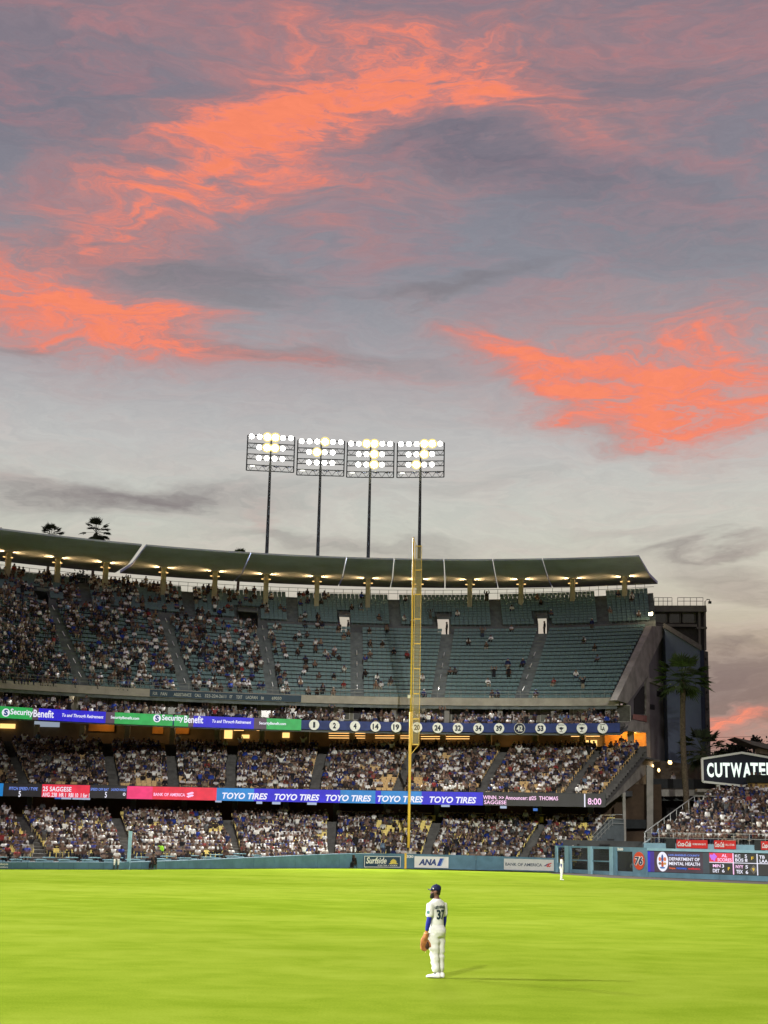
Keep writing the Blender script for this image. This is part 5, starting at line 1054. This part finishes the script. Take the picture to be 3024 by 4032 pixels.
p = wall_at(448)[0] + Vector((.2, -.45, 0)); figure('person', 0, p + Z * .28, 190, WHT, SKIN[0], HAIR[3], WHT, 'person in all white sitting against the low padded wall', short=True); stool(p + Vector((0, -.02, 0)), .70, 'small stool under the person in white at the low wall')
p = wall_at(587)[0] + Vector((.2, -.5, 0)); figure('person', 1, p, 150, BLK, SKIN[1], HAIR[0], BLK, 'person in black crouched on a stool beside the pale blue post'); stool(p + Vector((0, -.02, 0)), .42, 'low stool under the person in black near the blue post')
p = wall_at(1398)[0] + Vector((0, -.55, 0)); figure('person', 1, p, 130, BLK, SKIN[3], HAIR[5], BLK, 'person in black sitting on a stool beside the navy sunburst sign'); stool(p + Vector((0, -.02, 0)), .42, 'low stool under the person in black beside the sunburst sign')
p = atY(632, 3352, 128); figure('person', 4, (p.x, p.y, p.z - 1.0), 150, (.35, .75, .05), SKIN[3], HAIR[0], BLK, 'steward in a bright green vest standing among the field seats')
for x, y, Y, z_, lab in ((1735, 3262, 160.2, 4.4, 'person in a white shirt standing at the head of the field aisle'), (1335, 3240, 159.5, 4.4, 'person in white standing by the field aisle near the drink rail')): a = atY(x, y, Y); figure('person', 4, (a.x, a.y, z_), 180, WHT, SKIN[1], HAIR[0], PANTS[0], lab)
for (a, b, k), lab in zip(portals[2:], ('person leaning at the portal nearest the roof gap side', 'person standing in the middle portal against the light', 'person standing in the portal nearest the tower')):
    q = lerp(a, b, .78); p = AISL.pt(q, 28.14, .9); figure('person', 4, p, 100, BLK, SKIN[1], HAIR[0], BLK, lab, sc=1.02)
p = atY(2652, 3106, 162.); figure('person', 4, p, 200, (.35, .34, .34), SKIN[0], HAIR[0], BLK, 'person in a grey top standing on the walkway under the wall lamps')
for x in (2958, 2972, 2990): p = atY(x, 3056, 152.0); figure('person', 4, (p.x, 151.7, p.z - 1.35), 180, BLK, SKIN[0], HAIR[0], BLK, 'person in dark clothes behind the camera platform board', 'people behind the platform board')
p = plane_pt(G0, G1, 2480, 1.) + Vector((.9, 3.2, 0)); figure('person', 0, (p.x, p.y, 0), 170, (.2, .2, .22), SKIN[0], HAIR[3], PANTS[0], 'person sitting inside the bullpen behind the mesh')
# ------------------------------------------------------------------ the two players
def remesh(name, mb, vox, material, parent, smooth_it=6, fac=.5):
    me = mb.mesh(name, wloc(parent)); o = bpy.data.objects.new(name, me); COL.objects.link(o)
    m = o.modifiers.new('r', 'REMESH'); m.mode = 'VOXEL'; m.voxel_size = vox; m.use_smooth_shade = True
    s = o.modifiers.new('s', 'SMOOTH'); s.iterations = smooth_it; s.factor = fac
    ev = o.evaluated_get(bpy.context.evaluated_depsgraph_get()); r_ = bpy.data.meshes.new_from_object(ev); bpy.data.objects.remove(o); bpy.data.meshes.remove(me); r_.name = name
    for p in r_.polygons: p.use_smooth = True
    r_.materials.clear(); return link(name, r_, material, parent)
def ell(c, ax, bx, a, b, n=20): c = Vector(c); return [c + Vector(ax) * (a * math.cos(t)) + Vector(bx) * (b * math.sin(t)) for t in np.linspace(0, 2 * math.pi, n + 1)[:-1]]
def limb(mb, pts, n=14):          # pts: (position, radius)
    P = [Vector(p[0]) for p in pts]; rings = []
    for i, (p, r0) in enumerate(pts):
        d = (P[min(i + 1, len(P) - 1)] - P[max(i - 1, 0)]).normalized(); u = Vector((0, 1, 0)) if abs(d.y) < .8 else Vector((1, 0, 0)); a = d.cross(u).normalized(); b = d.cross(a)
        rings.append(ell(p, a, b, r0, r0, n))
    a0 = P[0] - (P[1] - P[0]).normalized() * pts[0][1] * .6; a1 = P[-1] + (P[-1] - P[-2]).normalized() * pts[-1][1] * .6
    rings = [[a0 + (q - P[0]) * .5 for q in rings[0]]] + rings + [[a1 + (q - P[-1]) * .5 for q in rings[-1]]]
    return mb.loft(rings)
uni = mat('uniform_white', (.66, .66, .625), .85, .07, 9., .25); skin_d = mat('skin_dark', (.115, .055, .035), .55, .12, 12.); beard_m = mat('beard', (.008, .006, .005), .9, .2, 30., .5); cap_m = mat('cap_blue', (.004, .006, .042), .75, .12, 20.); sleeve_m = mat('sleeve_blue', (.006, .014, .22), .6, .12, 10.); glove_m = mat('glove_leather', (.34, .13, .035), .6, .3, 14., .5); glove_k = mat('glove_dark', (.05, .02, .01), .6, .3, 14.); shoe_m = mat('shoe_white', (.75, .75, .73), .55, .06, 8.); trim_n = mat('trim_navy', (.012, .03, .045), .7, .1); lace = mat('glove_lace', (.55, .40, .2), .7, .1); sock_m = mat('sock_navy', (.01, .02, .04), .8, .1)
def player(loc, name, label, detail=True, num='37', surname='HERNANDEZ', vox=.014, glove_black=False):
    e = empty('player', loc, label, 'person'); O = Vector(loc); V = lambda x, y, z: O + Vector((x, y, z))
    la = R(42); Lx = Vector((math.cos(la), math.sin(la), 0)); Fd = Vector((-math.sin(la), math.cos(la), 0)); U = Z
    tc = lambda f, z, l=0.: V(0, 0, z) + Fd * f + Lx * l
    # body: head, neck, trunk, arms and hands, legs as one surface
    b = MB(); tor = [(.94, .155, .120, 0), (1.05, .145, .105, .0), (1.20, .150, .105, .01), (1.36, .178, .115, .01), (1.48, .190, .105, 0), (1.545, .165, .085, 0), (1.59, .085, .07, 0), (1.64, .056, .058, .015), (1.69, .056, .058, .02)]
    b.loft([ell(tc(f, z), Lx, Fd, a, d) for z, a, d, f in tor])
    hx = Vector((-.99, .10, 0)).normalized(); hs = Vector((.10, .99, 0)); hc = V(-.030, .02, 1.752)     # head looks along hx
    for k, (dz, f, a, d) in enumerate(()): pass
    b.loft([ell(hc + Z * dz + hx * f, hs, hx, a, d, 18) for dz, f, a, d in ((-.115, .035, .035, .05), (-.095, .03, .055, .075), (-.05, .012, .07, .092), (0, 0, .076, .100), (.05, -.006, .076, .100), (.09, -.01, .06, .08), (.115, -.012, .03, .04))])
    b.loft([ell(hc + hx * f + Z * dz, hs, Z, r0, r1, 10) for f, dz, r0, r1 in ((.075, -.02, .02, .035), (.105, -.028, .014, .022), (.122, -.036, .008, .010))])     # nose
    for s_ in (-1, 1): b.loft([ell(hc + hs * (s_ * k) - hx * .012 + Z * (-.012), hx, Z, .022, .034, 10) for k in (.062, .088)])
    LS, RS = tc(0, 1.475, -.20), tc(0, 1.475, .20); LE, LW = V(-.165, -.18, 1.20), V(-.215, -.15, .945); RE, RW = V(.165, .16, 1.22), V(.145, .12, .98)
    limb(b, [(LS, .062), (lerp(LS, LE, .5), .054), (LE, .046), (lerp(LE, LW, .35), .046), (LW, .030)]); limb(b, [(RS, .062), (lerp(RS, RE, .5), .052), (RE, .045), (lerp(RE, RW, .35), .045), (RW, .030)])
    def hand(mb, w, dr, sd):
        dr = Vector(dr).normalized(); sd = Vector(sd).normalized(); pm = w + dr * .055; limb(mb, [(w, .026), (pm, .036), (w + dr * .095, .034)])
        for i in range(4): q = w + dr * .095 + sd * (-.030 + .020 * i); l = (.062, .075, .070, .052)[i]; c = Vector(dr) + sd.cross(dr) * .25; limb(mb, [(q, .0100), (q + dr * l * .5, .0095), (q + dr * l * .5 + c.normalized() * l * .5, .008)], 8)
        t0 = w + dr * .03 - sd * .03; limb(mb, [(t0, .013), (t0 - sd * .028 + dr * .03, .0105), (t0 - sd * .035 + dr * .06, .009)], 8)
    hand(b, RW, (-.1, .05, -1), Fd); hand(b, LW, (-.12, 0, -1), Fd)
    LH, RH = tc(0, .93, -.085), tc(0, .93, .085); LK, RK = V(-.045, -.06, .50), V(.075, .06, .50); LA, RA = V(-.005, -.06, .10), V(.095, .06, .10)
    for h, k, a in ((LH, LK, LA), (RH, RK, RA)): limb(b, [(h, .088), (lerp(h, k, .5), .078), (k, .056), (lerp(k, a, .35), .056), (lerp(k, a, .75), .042), (a, .038)])
    remesh('body', b, vox * .8, skin_d, e, 3, .4)
    # jersey
    j = MB(); j.loft([ell(tc(f, z), Lx, Fd, a + .018, d + .018) for z, a, d, f in [(1.055, .150, .112, 0)] + [t for t in tor[2:6]] + [(1.575, .10, .078, 0), (1.605, .068, .062, .01)]])
    for s_, sh, el in ((-1, LS, LE), (1, RS, RE)): limb(j, [(lerp(sh, tc(0, 1.48), .35), .080), (sh, .083), (lerp(sh, el, .45), .080), (lerp(sh, el, .78), .082)])
    j.loft([ell(tc(0, z), Lx, Fd, a, d) for z, a, d in ((1.04, .166, .130), (1.10, .168, .128), (1.2, .168, .122))])
    jo = remesh('jersey', j, vox, uni, e, 5, .5)
    # trousers: loose cloth with folds
    t = MB(); t.loft([ell(tc(f, z), Lx, Fd, a, d) for z, a, d, f in ((.84, .165, .145, -.015), (.92, .192, .170, -.03), (.98, .190, .165, -.03), (1.04, .172, .140, -.015), (1.09, .158, .118, 0))])
    for h, k, a in ((LH, LK, LA), (RH, RK, RA)):
        n_ = 13; pts = []
        for i in range(n_ + 1):
            u = i / n_; p = lerp(h, k, u / .5) if u < .5 else lerp(k, a + Z * .05, (u - .5) / .5); r0 = float(np.interp(u, [0, .25, .5, .62, .8, .93, 1.], [.125, .120, .098, .095, .086, .082, .080])); pts.append((p + Vector((.009 * math.sin(i * 2.4), .009 * math.cos(i * 1.9), 0)), r0 + .007 * math.sin(i * 2.9 + h.x * 40)))
        limb(t, pts)
    remesh('trousers', t, vox, uni, e, 2, .5)
    belt = MB(); belt.loft([ell(tc(0, z), Lx, Fd, .160, .122) for z in (1.075, 1.112)]); belt.build('belt', uni if detail else uni, e, True)
    # sleeves of the undershirt
    for el, w, sh in ((LE, LW, LS), (RE, RW, RS)):
        s2 = MB(); limb(s2, [(lerp(sh, el, .62), .062), (el, .056), (lerp(el, w, .35), .055), (lerp(el, w, .9), .041)]); remesh('undershirt_sleeve', s2, vox, sleeve_m, e, 3)
    # socks and shoes
    for a, fd in ((LA, Vector((-.96, .2, 0))), (RA, Vector((-.80, .6, 0)))):
        sk = MB(); limb(sk, [(a + Z * .09, .046), (a - Z * .01, .044)]); sk.build('sock', sock_m, e, True); sd = fd.cross(Z).normalized(); f0 = Vector((a.x, a.y, O.z)); sh_ = MB()
        sh_.loft([ell(f0 + fd * f + Z * h, sd, Z, w, hh, 14) for f, w, h, hh in ((-.095, .022, .05, .030), (-.08, .038, .058, .052), (-.02, .044, .062, .058), (.05, .046, .05, .046), (.12, .052, .042, .036), (.18, .045, .036, .030), (.215, .02, .03, .018))]); limb(sh_, [(f0 + Z * .06 - fd * .02, .045), (f0 + Z * .105 - fd * .02, .050)])
        so_ = remesh('shoe', sh_, .009, shoe_m, e, 3); MB().loft([ell(f0 + fd * f + Z * .012, sd, fd, w, .012, 8) for f, w in ((-.07, .03), (.0, .036), (.12, .045), (.17, .034))]).build('sole', shoe_m, so_)
        for k in range(3): MB().bar(f0 + fd * (.0 + .035 * k) + sd * .0505 + Z * .05, f0 + fd * (.02 + .035 * k) + sd * .049 + Z * .078, .012, .008).build('stripe', trim_n, so_)
    # cap
    c = MB(); c.loft([ell(hc + Z * dz - hx * f, hs, hx, a, d, 22) for dz, f, a, d in ((.022, .004, .083, .108), (.05, .006, .086, .111), (.09, .012, .081, .104), (.12, .016, .066, .084), (.14, .016, .04, .05), (.148, .016, .012, .014))]); co_ = c.build('cap', cap_m, e, True)
    br = MB(); rim = []; 
    for kz in (0, .012):
        r_ = []
        for t in np.linspace(-1.25, 1.25, 15): r_.append((hs * (math.sin(t) * .083) + hx * (math.cos(t) * .100)))
        rim.append([hc + Z * (.034 + kz) + q for q in r_] + [hc + Z * (.034 + kz + .012 - .03 * abs(math.sin(t)) ** 2) + hs * (math.sin(t) * .078) + hx * (.085 + .088 * math.cos(t)) for t in np.linspace(1.35, -1.35, 15)])
    br.loft(rim); br.build('brim', cap_m, co_, True); MB().tube([hc + Z * .146 - hx * .016, hc + Z * .155 - hx * .016], .009, 8).build('button', cap_m, co_)
    MB().box(hc - hx * .106 + Z * .048, (.03, .012, .025), ux=hs).build('rear_emblem', white, co_); MB().box(hc - hs * .083 + hx * .045 + Z * .062, (.022, .008, .022), ux=hx).build('side_emblem', white, co_)
    # hair at the nape and beard
    h = MB(); h.loft([ell(hc + Z * dz - hx * f, hs, hx, a, d, 16) for dz, f, a, d in ((-.075, .045, .045, .045), (-.05, .03, .066, .070), (0, .016, .079, .092), (.03, .008, .080, .100))]); remesh('hair', h, .008, beard_m, e, 2)
    bd = MB(); bd.loft([ell(hc + Z * dz + hx * f, hs, hx, a, d, 16) for dz, f, a, d in ((-.150, .085, .018, .022), (-.135, .075, .042, .045), (-.105, .062, .060, .060), (-.075, .052, .068, .062), (-.045, .046, .070, .055), (-.02, .03, .074, .035))]); remesh('beard', bd, .008, beard_m, e, 2)
    mo = MB(); mo.box(hc + hx * .095 - Z * .062, (.06, .02, .012), ux=hs); mo.build('moustache', beard_m, e)
    for s_ in (-1, 1): MB().loft([ell(hc + hx * f + hs * (s_ * .030) + Z * .008, hs, Z, r0, r0 * .6, 10) for f, r0 in ((.085, .013), (.094, .011), (.097, .004))]).build('eye', white, e, True)
    # number and name, laid on the back of the shirt
    if detail:
        bk = -Fd; ra, rd = .196 + .004, .133 + .004
        def on_back(txt, zc, w, hgt, bold, arch=0., m_=trim_n):
            me, bb = text_mesh(txt, w, hgt, bold, 0., .002); out = []
            for x, y, z_ in bb:
                th = x / .185; zz = zc + y - arch * (x / w * 2) ** 2; rA = float(np.interp(zz, [1.05, 1.2, 1.36, 1.48, 1.56], [.168, .170, .197, .209, .180])); rD = float(np.interp(zz, [1.05, 1.2, 1.36, 1.48, 1.56], [.132, .126, .134, .126, .10]))
                out.append(tc(0, zz) + Lx * (math.sin(th) * rA) + bk * (math.cos(th) * rD + .004 + z_) - wloc(jo))
            me.vertices.foreach_set('co', np.array([tuple(q) for q in out], np.float32).ravel()); me.update(); me.materials.clear(); link('number' if txt == num else 'surname', me, m_, jo)
        on_back(num, 1.285, .235, .205, .035); on_back(surname, 1.445, .32, .06, .02, .03)
        pt = LS + (LE - LS) * .5 + Vector((-.035, -.078, 0)); MB().prism([pt + Vector((.6, -.8, 0)).cross(Z).normalized() * 0 + Vector((.8, -.3, 0)) * 0 + Vector((x * .9, -x * .25, z)) for x, z in ((-.028, -.03), (.028, -.03), (.034, .012), (0, .042), (-.034, .012))], (-.004, -.008, 0)).build('sleeve_patch', mat('patch_teal', (.10, .22, .24), .7, .1), jo)
    # glove on the left hand, hanging open
    gc = V(-.255, -.15, .735); g = MB(); gm_, gk = (glove_m, glove_k) if not glove_black else (glove_k, black)
    ax = Vector((.80, .35, 0)).normalized(); th_ = ax.cross(Z)
    limb(g, [(LW - Z * .02, .047), (LW - Z * .07 + ax * -.01, .058), (gc + Z * .06, .062)]); g.loft([ell(gc + Z * dz + ax * f, ax, th_, a, d, 18) for dz, f, a, d in ((.09, -.01, .055, .045), (.04, -.01, .082, .05), (-.02, 0, .095, .05), (-.07, .0, .09, .042))])
    for i, (f, l) in enumerate(((-.078, .10), (-.042, .125), (-.004, .13), (.034, .115))): q = gc + ax * f - Z * .05; limb(g, [(q, .027), (q - Z * l * .55 + th_ * .008, .026), (q - Z * l + th_ * .035, .021)], 10)
    q = gc + ax * .065 + Z * .02; limb(g, [(q, .03), (q + ax * .045 - Z * .06 + th_ * .02, .028), (q + ax * .05 - Z * .12 + th_ * .04, .022)], 10)
    go = remesh('fielding_glove', g, .010, gm_, e, 2, .4)
    MB().loft([ell(gc - Z * dz + ax * .048 + th_ * .03, ax, th_, a, .028, 12) for dz, a in ((.0, .02), (.05, .045), (.11, .05), (.15, .03))]).build('pocket_web', gk, go, True)
    MB().tube([LW - Z * .035 + Vector((math.cos(t) * .056, math.sin(t) * .056, 0)) for t in np.linspace(0, 6.0, 14)], .007, 6).build('wrist_strap', lace, go); MB().tube([gc - Z * .15 + ax * .02, gc - Z * .19 + ax * .025, gc - Z * .225 + ax * .018], .005, 5).build('lace', lace, go)
    return e
a = atZ(1717, 3851, 0); player((a.x, a.y, 0), 'player', 'baseball outfielder in white uniform number 37 with blue cap, standing alone on the grass')
a = atZ(2212, 3465, 0); e2 = player((a.x, a.y, 0), 'player', 'distant outfielder in white standing on the grass before the bullpen gate', False, vox=.02, glove_black=True); e2.rotation_euler = (0, 0, R(-150))
